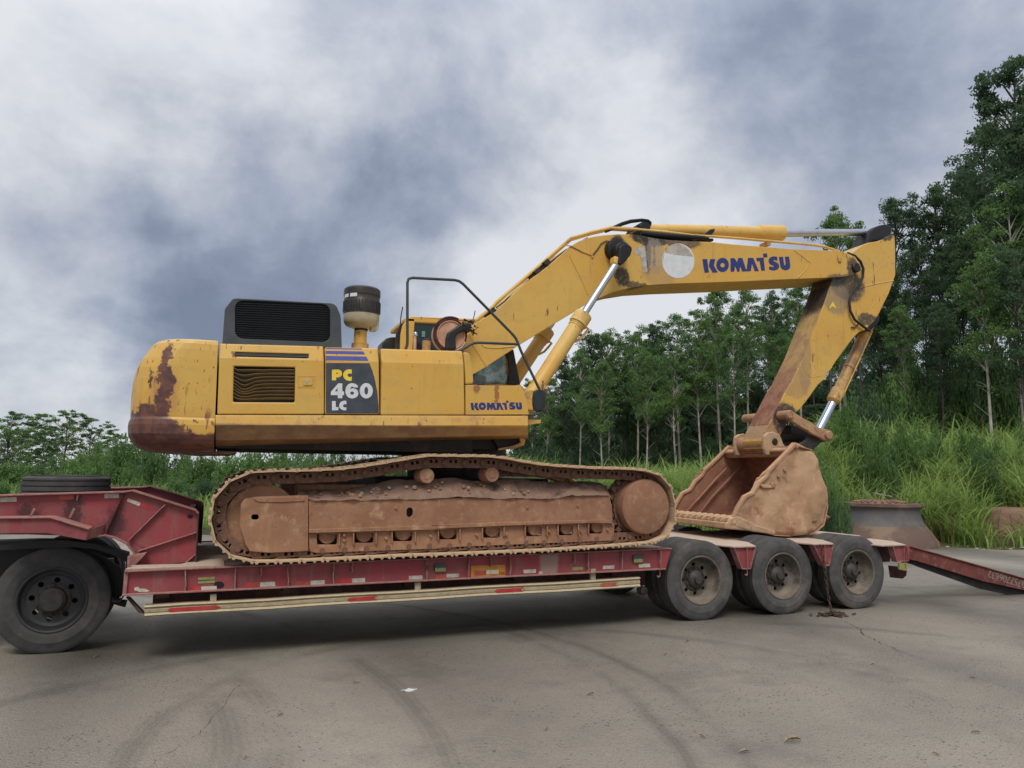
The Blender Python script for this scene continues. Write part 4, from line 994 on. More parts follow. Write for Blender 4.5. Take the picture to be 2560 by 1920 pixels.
# chain hanging from the trailer onto the ground
CH = thing('hanging_chain', 'rusty chain hanging from the trailer side and piled on the concrete', 'chain', (5.79, -.1, 0))
def chain_link_mesh(s_=1.):
    pts = []
    for k in range(16):
        t = 2*PI*k/16; pts.append((.011*math.cos(t)*s_, 0, (.024*math.sin(t)*(1 if abs(math.sin(t)) < .99 else 1))*s_))
    mb = MB(); n = 6; V = []; F = []
    for k in range(16):
        p = Vector(pts[k]); d_ = p.normalized()
        for j in range(n):
            a_ = 2*PI*j/n; V.append(p+(d_*math.cos(a_)+Vector((0, 1, 0))*math.sin(a_))*.0048*s_)
    for k in range(16):
        for j in range(n): F.append((k*n+j, k*n+(j+1) % n, ((k+1) % 16)*n+(j+1) % n, ((k+1) % 16)*n+j))
    mb.add(V, F); mb.sm = True; return mb.mesh('chain_link', M['chain'], None, False)
cl = chain_link_mesh(1.45)
path = [on(u, v, y) for (u, v), y in zip(px('w', (1108, 180), (1118, 232), (1130, 280), (1140, 370), (1150, 450), (1163, 520), (1170, 545)), (-.03, -.03, -.03, -.02, -.02, -.05, -.08))]
path = [np.array(p) for p in path]; L_ = [0]
for i in range(len(path)-1): L_.append(L_[-1]+np.linalg.norm(path[i+1]-path[i]))
nL = int(L_[-1]/.052)
for i in range(nL):
    s_ = (i+.5)*L_[-1]/nL; p = np.array([np.interp(s_, L_, [q[k] for q in path]) for k in range(3)]); p2 = np.array([np.interp(s_+.02, L_, [q[k] for q in path]) for k in range(3)])
    o = link('chain_link', cl, CH, p); t_ = Vector(p-p2).normalized()
    o.rotation_mode = 'QUATERNION'; o.rotation_quaternion = t_.to_track_quat('Z', 'Y') @ Matrix.Rotation(PI/2*(i % 2)+.3, 3, 'Z').to_quaternion()
c0 = onz(*px('w', (1175, 562))[0], 0)
for i in range(60):
    rr = abs(random.gauss(0, .5)); an = random.uniform(0, 2*PI); x = c0[0]+math.cos(an)*rr*.30; y = c0[1]+math.sin(an)*rr*.16
    z = .012+max(0, .055-.10*rr)*random.random()
    o = link('chain_link', cl, CH, (x, y, z)); o.rotation_euler = (random.uniform(1.1, 1.9), random.uniform(-.4, .4), random.uniform(0, 6.28))

# ================================================================== EXCAVATOR
EXC = thing('excavator', 'yellow crawler excavator with rust streaks standing on the red low-bed trailer', 'excavator', (.7, 1.5, .95))
XV = EXC
def tapered(name, mat, secs, parent=XV, bevel=0, close=True, label=None, smooth=None):
    """loft through rings of equal length"""
    mb = MB(); k = len(secs[0]); V = [p for s_ in secs for p in s_]
    F = [(i*k+j, i*k+(j+1) % k, (i+1)*k+(j+1) % k, (i+1)*k+j) for i in range(len(secs)-1) for j in range(k)]
    F += [tuple(range(k)), tuple(range((len(secs)-1)*k, len(secs)*k))]
    mb.add(V, F); return mb.build(name, mat, parent, bevel, label, smooth=smooth)
# ---- undercarriage: track loop
loop_px = [(642, 1172), (679, 1171), (746, 1171), (804, 1169), (859, 1166), (914, 1159), (963, 1151), (1015, 1142), (1073, 1133), (1140, 1134), (1187, 1135), (1242, 1135), (1291, 1145), (1346, 1155), (1387, 1159), (1485, 1165), (1572, 1167),
           (1615, 1171), (1656, 1184), (1680, 1210), (1691, 1240), (1696, 1288), (1690, 1322), (1672, 1346), (1630, 1363), (1543, 1370), (1369, 1382), (1181, 1390), (1080, 1394), (1035, 1395), (760, 1409), (640, 1413), (585, 1404), (548, 1384), (523, 1345), (516, 1285), (527, 1246), (548, 1216), (572, 1196), (605, 1178)]
LP = [on(u, v, -.12) for u, v in loop_px]; LP = np.array([(p[0], p[2]) for p in LP])
def closed_sampler(P):
    Pc = np.vstack([P, P[:1]]); s_ = np.concatenate([[0], np.cumsum(np.linalg.norm(np.diff(Pc, axis=0), axis=1))])
    return s_, lambda t: np.array([np.interp(t % s_[-1], s_, Pc[:, 0]), np.interp(t % s_[-1], s_, Pc[:, 1])])
sL, fL = closed_sampler(LP)
NS = int(round(sL[-1]/.232)); pitch = sL[-1]/NS
# shoe: local X along travel, Z outward, width 0.6 in Y
hp = pitch/2
sp_ = [(-hp-.012, -.040), (-hp+.002, -.026), (-hp+.012, -.002), (-hp+.028, .0), (-hp+.040, -.020), (-.035, -.020), (-.022, -.001), (-.008, -.001), (.006, -.020), (hp-.050, -.020), (hp-.040, -.003), (hp-.022, -.002), (hp-.008, -.022), (hp+.014, -.030), (hp+.010, -.042), (hp-.015, -.036), (-hp+.03, -.034)]
mb = MB(); mb.poly([(x, -.30, z) for x, z in sp_], (), (0, .60, 0)); shoe_me = mb.mesh('track_shoe', M['shoe'])
st_ = []
for k in range(9): t = PI/2+PI*k/8; st_.append((-hp*.78+.052*math.cos(t), -.105+.052*math.sin(t)))
for k in range(9): t = -PI/2+PI*k/8; st_.append((hp*.78+.060*math.cos(t), -.100+.060*math.sin(t)))
mb = MB()
for y0 in (-.135, .105):
    mb.poly([(x, y0, z) for x, z in st_], [[(x, y0, z) for x, z in ell(-.030, -.085, .020, .022, 8)], [(x, y0, z) for x, z in ell(.030, -.085, .020, .022, 8)]], (0, .035, 0))
mb.lathe([(.001, -.155), (.030, -.155), (.030, .155), (.001, .155)], (-hp*.9, 0, -.105), n=12); link_me = mb.mesh('track_link', M['link'], False)
def track(y, full=True):
    for i in range(NS):
        s_ = (i+.2)*pitch; a_ = fL(s_-hp); b_ = fL(s_+hp); p = (a_+b_)/2; t_ = (b_-a_); ang = -math.atan2(t_[1], t_[0])
        o = link('track_shoe', shoe_me, XV, (p[0], y, p[1])); o.rotation_euler = (0, ang, 0)
        o = link('track_link', link_me, XV, (p[0], y, p[1])); o.rotation_euler = (0, ang, .02)
track(.18); track(2.82)
cId = on(655, 1297, .1); cSp = on(1607, 1266, .0)
def undercar(dy, near):
    s0 = 1 if near else -1
    def YB(y): return y if near else 3.0-y
    def sy(a_, b_): return (a_, b_) if near else (3.0-b_, 3.0-a_)
    rI = (on(655, 1297, .1)[0]-on(563, 1297, .1)[0])
    MB().lathe([(.001, -.06), (rI*.55, -.06), (rI*.6, -.05), (rI, -.045), (rI, .045), (.001, .06)], (cId[0], YB(.15), cId[2]), n=48).build('idler_wheel', M['mud'], XV)
    rS = on(1665, 1266, 0)[0]-cSp[0]
    MB().lathe([(.001, -.26), (rS*.92, -.26), (rS*.99, -.245), (rS, -.22), (rS, -.05), (rS*1.12, -.03), (rS*1.15, .0), (rS*1.15, .12), (.001, .14)], (cSp[0]+.02, YB(.20), cSp[2]), n=48).build('travel_motor', M['mud'], XV) if near else None
    if near:
        mb = MB(); rr = rS*1.33
        for k in range(24):
            t = 2*PI*k/24; c_, s_ = math.cos(t), math.sin(t)
            for (ra, rb, w0) in ((rS*1.1, rr, .035),):
                V = []
                for r_, w_ in ((ra, w0), (rb, w0*.55)):
                    for sg in (-1, 1):
                        for yy in (.13, .19): V.append((cSp[0]+.03+c_*r_-s_*w_*sg, yy, cSp[2]+s_*r_+c_*w_*sg))
                mb.add(V, [(0, 1, 3, 2), (4, 6, 7, 5), (0, 4, 5, 1), (2, 3, 7, 6), (0, 2, 6, 4), (1, 5, 7, 3)])
        mb.lathe([(.001, .13), (rS*1.14, .13), (rS*1.14, .19), (.001, .19)], (cSp[0]+.03, 0, cSp[2]), n=40)
        mb.build('sprocket', M['link'], XV, smooth=False)
    for c_, x, y in (('5', 1965, 310), ('6', 525, 300)):
        p = on(*px(c_, (x, y))[0], .0); r_ = 19/220.
        MB().lathe([(.001, -.015), (r_*.45, -.012), (r_*.5, -.006), (r_*.93, -.006), (r_, .01), (r_, .14), (r_*1.15, .16), (r_*1.15, .22), (.001, .24)], (p[0], YB(.02) if near else 2.75, p[2]), n=28).build('carrier_roller', M['mud'], XV)
undercar(0, True); undercar(0, False)
# idler guard plate
plate('5', .0, .05, [(350, 560), (362, 535), (390, 508), (480, 492), (850, 480), (935, 482), (935, 958), (900, 962), (600, 975), (430, 962), (395, 905), (345, 740)],
      [rrect(444, 643, 508, 690, 22)]).build('idler_guard', M['mud'], XV, .012)
plate('5', -.012, .012, [(462, 508), (480, 498), (900, 490), (905, 528), (700, 540), (500, 535)]).build('idler_guard_cap', M['mud'], XV, .005)
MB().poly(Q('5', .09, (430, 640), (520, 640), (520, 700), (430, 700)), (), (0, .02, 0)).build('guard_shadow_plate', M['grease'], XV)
# main side frame with roller openings
wins = [('5', 1010, 1185, 812, 905), ('5', 1330, 1500, 800, 890), ('5', 1665, 1835, 787, 876), ('6', 45, 215, 770, 860), ('6', 435, 590, 757, 846), ('6', 805, 950, 745, 834), ('6', 1085, 1220, 737, 825), ('6', 1350, 1475, 727, 810)]
lower = px('5', (942, 800), (2212, 762))+px('6', (0, 762), (1555, 705), (1575, 722), (1572, 866), (1555, 868), (0, 932))+px('5', (2212, 932), (1000, 975), (955, 962), (942, 930))
hs = []
for c_, x0, x1, y0, y1 in wins: hs.append([tuple(on(u, v, .03)) for u, v in px(c_, *rrect(x0, y0-(0), x1, y1, 14, 3))])
MB().poly([on(u, v, .03) for u, v in lower], hs, (0, .035, 0)).build('roller_guard', M['mud'], XV, .008)
ledge = px('5', (942, 772), (2212, 736))+px('6', (0, 736), (605, 712), (1400, 690), (1540, 690), (1572, 722), (1400, 716), (605, 742), (0, 770))+px('5', (2212, 768), (942, 804))
MB().poly([on(u, v, -.02) for u, v in ledge], (), (0, .12, 0)).build('frame_ledge', M['mud'], XV, .01)
upper = px('5', (938, 515), (1400, 505), (2212, 500))+px('6', (300, 500), (1000, 505), (1280, 480), (1530, 470), (1552, 560), (1562, 700), (0, 745))+px('5', (2212, 745), (942, 780))
p_ = on(*px('5', (1812, 625))[0], .02)
MB().poly([on(u, v, .015) for u, v in upper], [[tuple(on(u, v, .015)) for u, v in px('5', *rrect(1784, 583, 1842, 668, 28))]], (0, .05, 0)).build('track_frame', M['mud'], XV, .01)
plate('5', .10, .02, [(1760, 560), (1870, 560), (1870, 690), (1760, 690)]).build('frame_inner_plate', M['grease'], XV)
# sloping upper face of the frame, caked with stones and mud (noisy surface)
topm = px('5', (850, 440), (1000, 425), (1250, 425), (1430, 395), (1650, 345), (1900, 335), (2212, 328))+px('6', (250, 335), (480, 372), (620, 330), (800, 345), (1010, 362), (1280, 352), (1450, 372), (1535, 445), (1560, 520))
lowm = px('5', (845, 482), (1000, 525), (1200, 520), (1400, 520), (1640, 512), (1900, 512), (2212, 492))+px('6', (170, 488), (420, 500), (640, 508), (780, 500), (1000, 512), (1200, 485), (1400, 480), (1540, 478), (1562, 535))
mb = MB(); NX, NYm = 150, 9; tu = np.linspace(lowm[0][0], lowm[-1][0], NX); V = []
tx, ty_ = [p[0] for p in topm], [p[1] for p in topm]; bx, by_ = [p[0] for p in lowm], [p[1] for p in lowm]
for u in tu:
    vt, vb = np.interp(u, tx, ty_), np.interp(u, bx, by_)
    for j in range(NYm):
        s_ = j/(NYm-1); y = .0+.26*(1-s_)**1.3; p = on(u, vt*(1-s_)+vb*s_, y)
        nz_ = mnoise.fractal(Vector((p[0]*7, y*7, p[2]*9)), 1., 2., 5); V.append((p[0]+nz_*.008, y-.03*nz_-.006, p[2]+.016*nz_))
F = [(i*NYm+j, (i+1)*NYm+j, (i+1)*NYm+j+1, i*NYm+j+1) for i in range(NX-1) for j in range(NYm-1)]
mb.add(V, F); mb.build('caked_mud', M['mudheap'], XV, smooth=True)
xa, xb = on(740, 1290, .3)[0], on(1520, 1290, .3)[0]; zb_ = on(1100, 1330, .1)[2]
MB().box((xa, .32, 1.22), (xb, .60, 1.72)).build('frame_core', M['mud'], XV, .01)
MB().box((xa, 2.4, 1.22), (xb, 2.9, 1.72)).build('track_frame', M['mud'], XV, .01)
MB().box((-.3, .5, 1.30), (1.9, 2.5, 1.80)).build('car_body', M['dark'], XV, .02)
rnd = random.Random(3)
for k in range(46):      # stones in the caked mud
    u = rnd.uniform(tu[8], tu[-30]); s_ = rnd.uniform(.15, .8); vt, vb = np.interp(u, tx, ty_), np.interp(u, bx, by_)
    y = .26*(1-s_)**1.3; p = on(u, vt*(1-s_)+vb*s_, y); r_ = rnd.uniform(.008, .026)
    bm = bmesh.new(); bmesh.ops.create_icosphere(bm, subdivisions=1, radius=r_)
    for v in bm.verts: v.co *= rnd.uniform(.75, 1.2); v.co.x *= 1.3
    me = bpy.data.meshes.new('stone'); bm.to_mesh(me); bm.free(); me.materials.append(M['stone' if k % 3 == 0 else 'mud']); link('stone', me, XV, (p[0], y-.02, p[2]))
# track rollers behind the openings
for c_, x0, x1, y0, y1 in wins:
    (a0, a1) = [on(u, v, .12) for u, v in px(c_, (x0+6, y0-22), (x1-14, y1-14))]
    r_ = (a1[0]-a0[0])/2*.98
    MB().lathe([(.001, -.02), (r_*.9, -.02), (r_, 0), (r_, .10), (r_*1.15, .12), (r_*1.15, .22), (.001, .24)], ((a0[0]+a1[0])/2, .085, a1[2]+r_*.92), n=26).build('track_roller', M['mud'], XV)
# frame webs and bolts between the openings
for c_, x, y0, y1 in [('5', 1195, 800, 912), ('5', 1318, 796, 905), ('5', 1512, 790, 900), ('5', 1650, 785, 890), ('5', 1850, 785, 885), ('5', 2050, 770, 865), ('6', 232, 762, 870), ('6', 425, 755, 855), ('6', 612, 710, 830), ('6', 795, 705, 830), ('6', 985, 742, 830), ('6', 1078, 690, 825), ('6', 1255, 690, 815), ('6', 1342, 680, 810)]:
    A, B = Q(c_, .02, (x, y0), (x, y1)); MB().strip([(A[0], A[2]), (B[0], B[2])], .016, -.005, .035).build('guard_web', M['mud'], XV, .003)
for c_, x, y in [('5', 1245, 870), ('5', 1243, 822), ('5', 1607, 850), ('5', 1990, 830), ('6', 385, 822), ('6', 640, 818), ('6', 1010, 790), ('6', 1287, 792), ('6', 1515, 775), ('5', 1693, 590), ('6', 1255, 570), ('6', 820, 585)]:
    p = on(*px(c_, (x, y))[0], .02); MB().lathe([(.001, -.022), (.014, -.02), (.018, 0), (.02, .015)], (p[0], .02, p[2]), n=8).build('bolt', M['mud'], XV)
# swing bearing and centre
cs = on(1095, 1120, 1.5); cx0 = .95
MB().lathe([(.001, 1.78), (.62, 1.78), (.62, 1.95), (.70, 1.97), (.70, 2.18), (.001, 2.18)], (cx0, 1.5, 0), 'Z', 56).build('swing_bearing', M['dark'], XV)

# ---- upper structure
zb1 = on(549, 1036, 0)[2]
def zcr(x): return on(550, 895, 0)[2]+(x-on(550, 895, 0)[0])*((on(1160, 911, 0)[2]-on(550, 895, 0)[2])/(on(1160, 911, 0)[0]-on(550, 895, 0)[0]))
KS = .30
def up(u, v):
    y = 0.
    for _ in range(6): p = on(u, v, y); y = max(0., (p[2]-zcr(p[0]))*KS)
    return np.array([p[0], y, p[2]])
def cut(uL, uR): pass
def panel(name, BLp, BRp, TLp, TRp, mat, low=(), upp=(), ydeep=2.97, bev=.014, label=None, d=.03):
    """door panel: vertical below the crease, leaning in above it, with a roof strip"""
    BL, BR = on(*BLp, 0), on(*BRp, 0); TL, TRr = up(*TLp), up(*TRp)
    def cpt(B, T):
        t = (zcr((B[0]+T[0])/2)-B[2])/(T[2]-B[2]); x = B[0]+(T[0]-B[0])*t; return np.array([x, 0., zcr(x)])
    CL, CRr = cpt(BL, TL), cpt(BR, TRr)
    mb = MB()
    def face(poly, holes):
        rings = [[Vector(p) for p in poly]]+[[Vector(p) for p in h] for h in holes]
        V = [p for r in rings for p in r]; F = [tuple(t) for t in tessellate_polygon(rings)] if holes else [tuple(range(len(poly)))]
        mb.add(V, F)
        for h in holes:
            n_ = len(h); o_ = [Vector(p)+Vector((0, d, 0)) for p in h]; mb.add([Vector(p) for p in h]+o_, [(i, (i+1) % n_, n_+(i+1) % n_, n_+i) for i in range(n_)])
    face([BL, BR, CRr, CL], low[:1]); face([CL, CRr, TRr, TL], upp)
    k = .030
    TL2, TR2 = TL+np.array([0, k, .006]), TRr+np.array([0, k, .006])
    TL3, TR3 = np.array([TL[0], ydeep, TL2[2]]), np.array([TRr[0], ydeep, TR2[2]])
    BL3, BR3 = np.array([BL[0], ydeep, BL[2]]), np.array([BR[0], ydeep, BR[2]])
    mb.add([TL, TRr, TR2, TL2, TR3, TL3], [(0, 1, 2, 3), (3, 2, 4, 5)])
    mb.add([BL, CL, TL, TL2, TL3, BL3], [(0, 1, 2, 3, 4, 5)]); mb.add([BR, CRr, TRr, TR2, TR3, BR3], [(5, 4, 3, 2, 1, 0)])
    mb.add([BL, BR, BR3, BL3], [(0, 3, 2, 1)]); mb.add([TL3, TR3, BR3, BL3], [(0, 1, 2, 3)])
    return mb.build(name, mat, XV, bev, label)
lou = [tuple(on(u, v, 0)) for u, v in px('1', (908, 878), (1398, 888), (1393, 1168), (902, 1165))]
slot = [tuple(up(u, v)) for u, v in px('1', (914, 765), (1506, 782), (1506, 816), (914, 801))]
lat = [tuple(on(u, v, 0)) for u, v in px('1', *rrect(1436, 976, 1542, 1035, 9))]
rear = panel('engine_door', px('1', (775, 1262))[0], px('1', (1629, 1262))[0], px('1', (795, 700))[0], px('1', (1622, 722))[0], M['yel'], [lou, lat], [slot], label='engine side door with louvred opening and latch')
def inparent(o, par): o.parent = par; return o
MB().poly([on(u, v, .10) for u, v in px('1', (880, 860), (1420, 860), (1420, 1190), (880, 1190))], (), (0, .02, 0)).build('louvre_dark_backing', M['grille'], rear)  # dark plate added behind the slats so the opening reads as shaded
MB().poly([np.array(up(u, v))+np.array([0, .05, 0]) for u, v in px('1', (890, 745), (1530, 760), (1530, 835), (890, 820))], (), (0, .01, 0)).build('slot_backing', M['hood'], rear)
for f_ in (.3, .62):
    A, B = [np.array(up(u, v))+np.array([0, .02, 0]) for u, v in px('1', (912, 765+36*f_), (1508, 782+36*f_))]
    MB().tube([A, B], .008, 6).build('slot_bar', M['hood'], rear)
lc = on(*px('1', (1490, 1005))[0], .02)
plate('1', -.002, .01, rrect(1430, 970, 1548, 1042, 9)).build('latch_recess', M['yel_dirty'], rear)
plate('1', -.012, .02, rrect(1463, 982, 1534, 1030, 10)).build('latch_handle', M['yel'], rear, .004)
plate('1', -.015, .006, [(1472, 990), (1512, 990), (1492, 1020)]).build('latch_key_plate', M['chrome'], rear)
for a_ in (((1418, 960), (1557, 960)), ((1557, 960), (1555, 1050)), ((1555, 1050), (1420, 1048)), ((1420, 1048), (1418, 960))):
    A, B = [on(u, v, -.001) for u, v in px('1', *a_)]; MB().tube([A, B], .0035, 5).build('latch_rim', M['yel'], rear)
Mslat = yellow('louvre_paint', .1, (), .0, (.20, .145, .075))
for i in range(9):          # bent louvre slats
    yr = 905+i*28.2; dip = [0, 18, 34, 44, 50, 42, 26, 22, 12][i]; lift = [4, 22, 22, 18, 0, -12, -28, -34, -30][i]*-1
    ptsx = [905, 935, 968, 1000, 1035, 1075, 1130, 1200, 1300, 1400]
    ptsy = [yr-10-lift*.35+i*2-8, yr+dip*.25, yr+dip*.75, yr+dip*.85, yr+dip*.6, yr+dip*.22, yr+3, yr, yr, yr+1]
    V = []
    for a_, b_ in zip(ptsx, ptsy):
        p = on(*px('1', (a_, b_))[0], .03); bl = .02*math.exp(-((a_-985)/60.)**2)
        V += [(p[0], .008+bl, p[2]-.005), (p[0], .050+bl, p[2]-.022), (p[0], .050+bl, p[2]-.018), (p[0], .006+bl, p[2]+.001)]
    n_ = len(ptsx); F = [(4*k+j, 4*k+4+j, 4*k+4+(j+1) % 4, 4*k+(j+1) % 4) for k in range(n_-1) for j in range(4)]+[(0, 1, 2, 3), (4*n_-1, 4*n_-2, 4*n_-3, 4*n_-4)]
    MB().add(V, F).build('louvre_slat', Mslat, rear)
p2 = panel('side_panel', px('p', (22, 1572))[0], px('p', (1245, 1572))[0], px('p', (22, 80))[0], px('p', (1212, 98))[0], M['yel'], label='side panel with grey model decal and blue stripes')
p3 = panel('side_panel', px('2', (485, 1203))[0], px('2', (1155, 1203))[0], px('2', (484, 677))[0], px('2', (1136, 697))[0], M['yel'], label='plain yellow pump compartment door')
# decals
plate('p', -.0025, .0015, [(42, 424), (1018, 430), (1085, 600), (1140, 800), (1190, 1050), (1225, 1400), (1226, 1555), (42, 1555)]).build('decal', M['decal'], p2)
for q in ([(38, 264), (948, 282), (995, 378), (38, 364)], [(38, 152), (878, 166), (918, 235), (38, 218)], [(38, 88), (833, 100), (853, 123), (38, 108)]):
    V = [up(u, v)-np.array([0, .0025, 0]) for u, v in px('p', *q)]; MB().poly(V, (), (0, .0015, 0)).build('decal_stripe', M['dblue'], p2)
def glyph(c_, y, outer, holes, mat, par, tr=None, name='letter', d=.0015):
    tr = tr or (lambda q: q); o = [tuple(on(u, v, y)) for u, v in px(c_, *[tr(q) for q in outer])]; h = [[tuple(on(u, v, y)) for u, v in px(c_, *[tr(q) for q in hh])] for hh in holes]
    return MB().poly(o, h, (0, d, 0)).build(name, M[mat], par)
GP = -.0045
glyph('p', GP, [(178, 575), (310, 572), (345, 578), (375, 592), (396, 618), (404, 655), (400, 695), (370, 732), (320, 748), (275, 750), (272, 812), (178, 816)], [[(275, 640), (300, 642), (318, 655), (300, 670), (275, 672)]], 'dyel', p2)
Cc = [(622, 574), (622, 668), (590, 656), (560, 660), (535, 678), (524, 700), (535, 722), (560, 738), (590, 742), (622, 730), (620, 823), (560, 827), (505, 812), (462, 780), (438, 740), (428, 695), (438, 645), (465, 605), (510, 578), (560, 568)]
glyph('p', GP, Cc, [], 'dyel', p2)
glyph('p', GP, [(320, 882), (410, 882), (412, 1060), (450, 1065), (450, 1145), (412, 1148), (410, 1215), (312, 1215), (310, 1148), (155, 1145), (155, 1070)], [[(304, 985), (303, 1062), (242, 1062)]], 'dwht', p2)
glyph('p', GP, [(768, 972), (670, 975), (652, 955), (620, 953), (598, 978), (592, 1012), (640, 992), (705, 1003), (752, 1040), (772, 1100), (755, 1165), (700, 1208), (630, 1222), (560, 1205), (508, 1160), (482, 1095), (480, 1030), (498, 960), (545, 900), (620, 876), (700, 890), (748, 925)], [ell(630, 1102, 44, 38, 16)], 'dwht', p2)
glyph('p', GP, ell(948, 1048, 147, 172, 32), [ell(948, 1048, 42, 90, 20)], 'dwht', p2)
glyph('p', GP, [(178, 1278), (262, 1278), (265, 1412), (325, 1412), (322, 1485), (180, 1488)], [], 'dwht', p2)
glyph('p', GP, [(502, 1276), (502, 1355), (470, 1346), (440, 1356), (422, 1384), (438, 1412), (470, 1424), (502, 1418), (500, 1485), (440, 1485), (380, 1462), (345, 1420), (340, 1370), (360, 1315), (400, 1283), (450, 1270)], [], 'dwht', p2)
def komatsu(c_, y, mat, par, tr):
    g_ = lambda o, h=(): glyph(c_, y, o, h, mat, par, tr)
    g_([(140, 235), (238, 235), (258, 390), (277, 518), (185, 525), (158, 380)]); g_([(305, 235), (412, 235), (378, 368), (465, 518), (357, 521), (272, 380)])
    g_(ell(567, 358, 133, 150, 32), [ell(567, 362, 48, 50, 18)])
    g_([(735, 218), (818, 213), (876, 308), (902, 213), (985, 210), (1062, 450), (1082, 450), (1108, 210), (1216, 208), (1337, 490), (1250, 492), (1192, 325), (1168, 490), (985, 498), (942, 380), (925, 500), (880, 500), (832, 375), (815, 500), (738, 502)])
    g_([(1285, 212), (1424, 205), (1440, 215), (1468, 478), (1392, 482), (1354, 272), (1298, 282)]); g_([(1428, 118), (1508, 112), (1522, 192), (1436, 202)])
    g_([(1728, 190), (1735, 265), (1700, 262), (1660, 250), (1640, 265), (1665, 285), (1725, 310), (1765, 350), (1768, 410), (1735, 455), (1670, 475), (1600, 470), (1552, 448), (1562, 385), (1600, 400), (1640, 405), (1668, 392), (1640, 372), (1580, 345), (1548, 300), (1548, 240), (1580, 200), (1640, 178), (1690, 180)])
    g_([(1765, 190), (1852, 186), (1872, 330), (1885, 368), (1902, 368), (1908, 330), (1893, 184), (1978, 180), (2003, 340), (2005, 400), (1985, 445), (1935, 470), (1880, 468), (1830, 445), (1800, 400)])
# front strip and fuel tank
def boxpanel(pts, mat, name, y1=1.0, bev=.014, label=None, y0=0.):
    return MB().poly([on(u, v, y0) for u, v in px('2', *pts)], (), (0, y1-y0, 0)).build(name, mat, XV, bev, label)
boxpanel([(1148, 702), (1180, 706), (1196, 730), (1212, 800), (1224, 930), (1222, 955), (1163, 960)], M['yel'], 'front_corner_post', 1.1)
tank = boxpanel([(1162, 965), (1255, 963), (1260, 969), (1560, 970), (1596, 975), (1626, 1012), (1650, 1100), (1667, 1200), (1162, 1202)], M['yel_tank'], 'fuel_tank', 1.1, label='front fuel tank box with dark blue lettering and rust runs')
komatsu('m', -.003, 'lblue', tank, lambda q: (200+(q[0]-140)*.85, 212+(q[1]-(239-.03*q[0]))*.76-.008*q[0]))
# skirt (side deck) lofted between two sections
secs = []
for (u, pr) in ((538.5, [(-.015, 1037.5), (-.02, 1043), (-.03, 1063), (.0, 1070), (.12, 1101), (.5, 1118)]), (1320, [(-.015, 1039.5), (-.02, 1045), (-.03, 1064), (0., 1069), (.10, 1088), (.5, 1096)])):
    r_ = [on(u, v, y) for y, v in pr]; zt_ = r_[0][2]
    r_ += [np.array([r_[-1][0], 2.5, r_[-1][2]]), np.array([r_[0][0], 3.0, zt_-.15]), np.array([r_[0][0], 3.0, zt_]), np.array([r_[0][0], .3, zt_])]
    secs.append(r_)
tapered('side_skirt', M['yel_skirt'], secs, bevel=.006, label='long lower side skirt, yellow above and mud brown below')
MB().box((on(540, 1100, .5)[0], .45, on(900, 1128, .5)[2]), (on(1180, 1100, .5)[0], 2.5, 2.45)).build('revolving_frame', M['dark'], XV, .01)
plate('2', .15, .5, [(1660, 1238), (1765, 1242), (1760, 1270), (1700, 1278), (1662, 1285)]).build('step_bracket', M['yel_dirty'], XV, .006)
plate('2', .6, 1.8, [(1050, 1380), (1380, 1360), (1600, 1350), (1620, 1385), (1600, 1425), (1420, 1480), (1050, 1480)]).build('front_frame_box', M['dark'], XV, .01)
plate('2', .5, .4, [(1380, 1390), (1600, 1365), (1640, 1400), (1630, 1440), (1560, 1470), (1425, 1482), (1420, 1460)]).build('front_frame_plate', M['dark'], XV, .005)
plate('2', .45, .04, [(1590, 1372), (1640, 1400), (1628, 1445), (1555, 1472), (1425, 1485), (1425, 1472), (1540, 1450), (1600, 1425)]).build('frame_edge', M['yel_dirty'], XV, .004)
# counterweight: stacked plan outlines
def cwring(z, xL, xR, ins, r=.40, bow=.10):
    o = []; y0, y1 = ins, 3.0-ins; r = max(.1, r-ins*.4)
    o.append((xR, y0, z))
    for k in range(6): o.append((xR+(xL+r-xR)*(k+1)/6, y0, z))
    for k in range(1, 9):
        t = PI/2*k/8; o.append((xL+r-r*math.sin(t), y0+r-r*math.cos(t), z))
    for k in range(1, 10):
        s_ = k/10; o.append((xL-bow*math.sin(PI*s_), y0+r+(y1-y0-2*r)*s_, z))
    for k in range(0, 9):
        t = PI/2*k/8; o.append((xL+r-r*math.cos(t), y1-r+r*math.sin(t), z))
    o.append((xR, y1, z)); return o
lv = [(852.5, 408, .10), (854, 400, .05), (857, 391, .025), (864, 382, .012), (878, 371, .004), (900, 354, .0), (922, 342, .0), (950, 335, .0), (985, 331, .0), (1020, 329.5, .0), (1040, 329, .004), (1044, 328, .006), (1050, 324, -.006), (1062, 322, -.012), (1085, 323, -.006), (1097, 330, .015), (1108, 337, .05), (1118, 352, .13), (1125, 375, .25), (1129, 420, .42)]
secs = []
xRt, xRb = on(546, 861, 0)[0], on(536.5, 1095, 0)[0]; zT, zB = on(500, 853, 0)[2], on(500, 1097, 0)[2]
for v, u, ins in lv:
    p = on(u, v, .36); z = p[2]; xr = xRt+(xRb-xRt)*(zT-z)/(zT-zB)
    secs.append(cwring(z, p[0]-.002, xr-.004, ins))
cwo = tapered('counterweight', M['yel_cw'], secs, label='rounded rear counterweight with a tall rust patch and scraped brown bottom')
plate('1', .5, 1.2, [(480, 1548), (905, 1560), (935, 1570), (880, 1582), (560, 1582), (475, 1568)]).build('belly_plate', M['mudheap'], XV, .004)
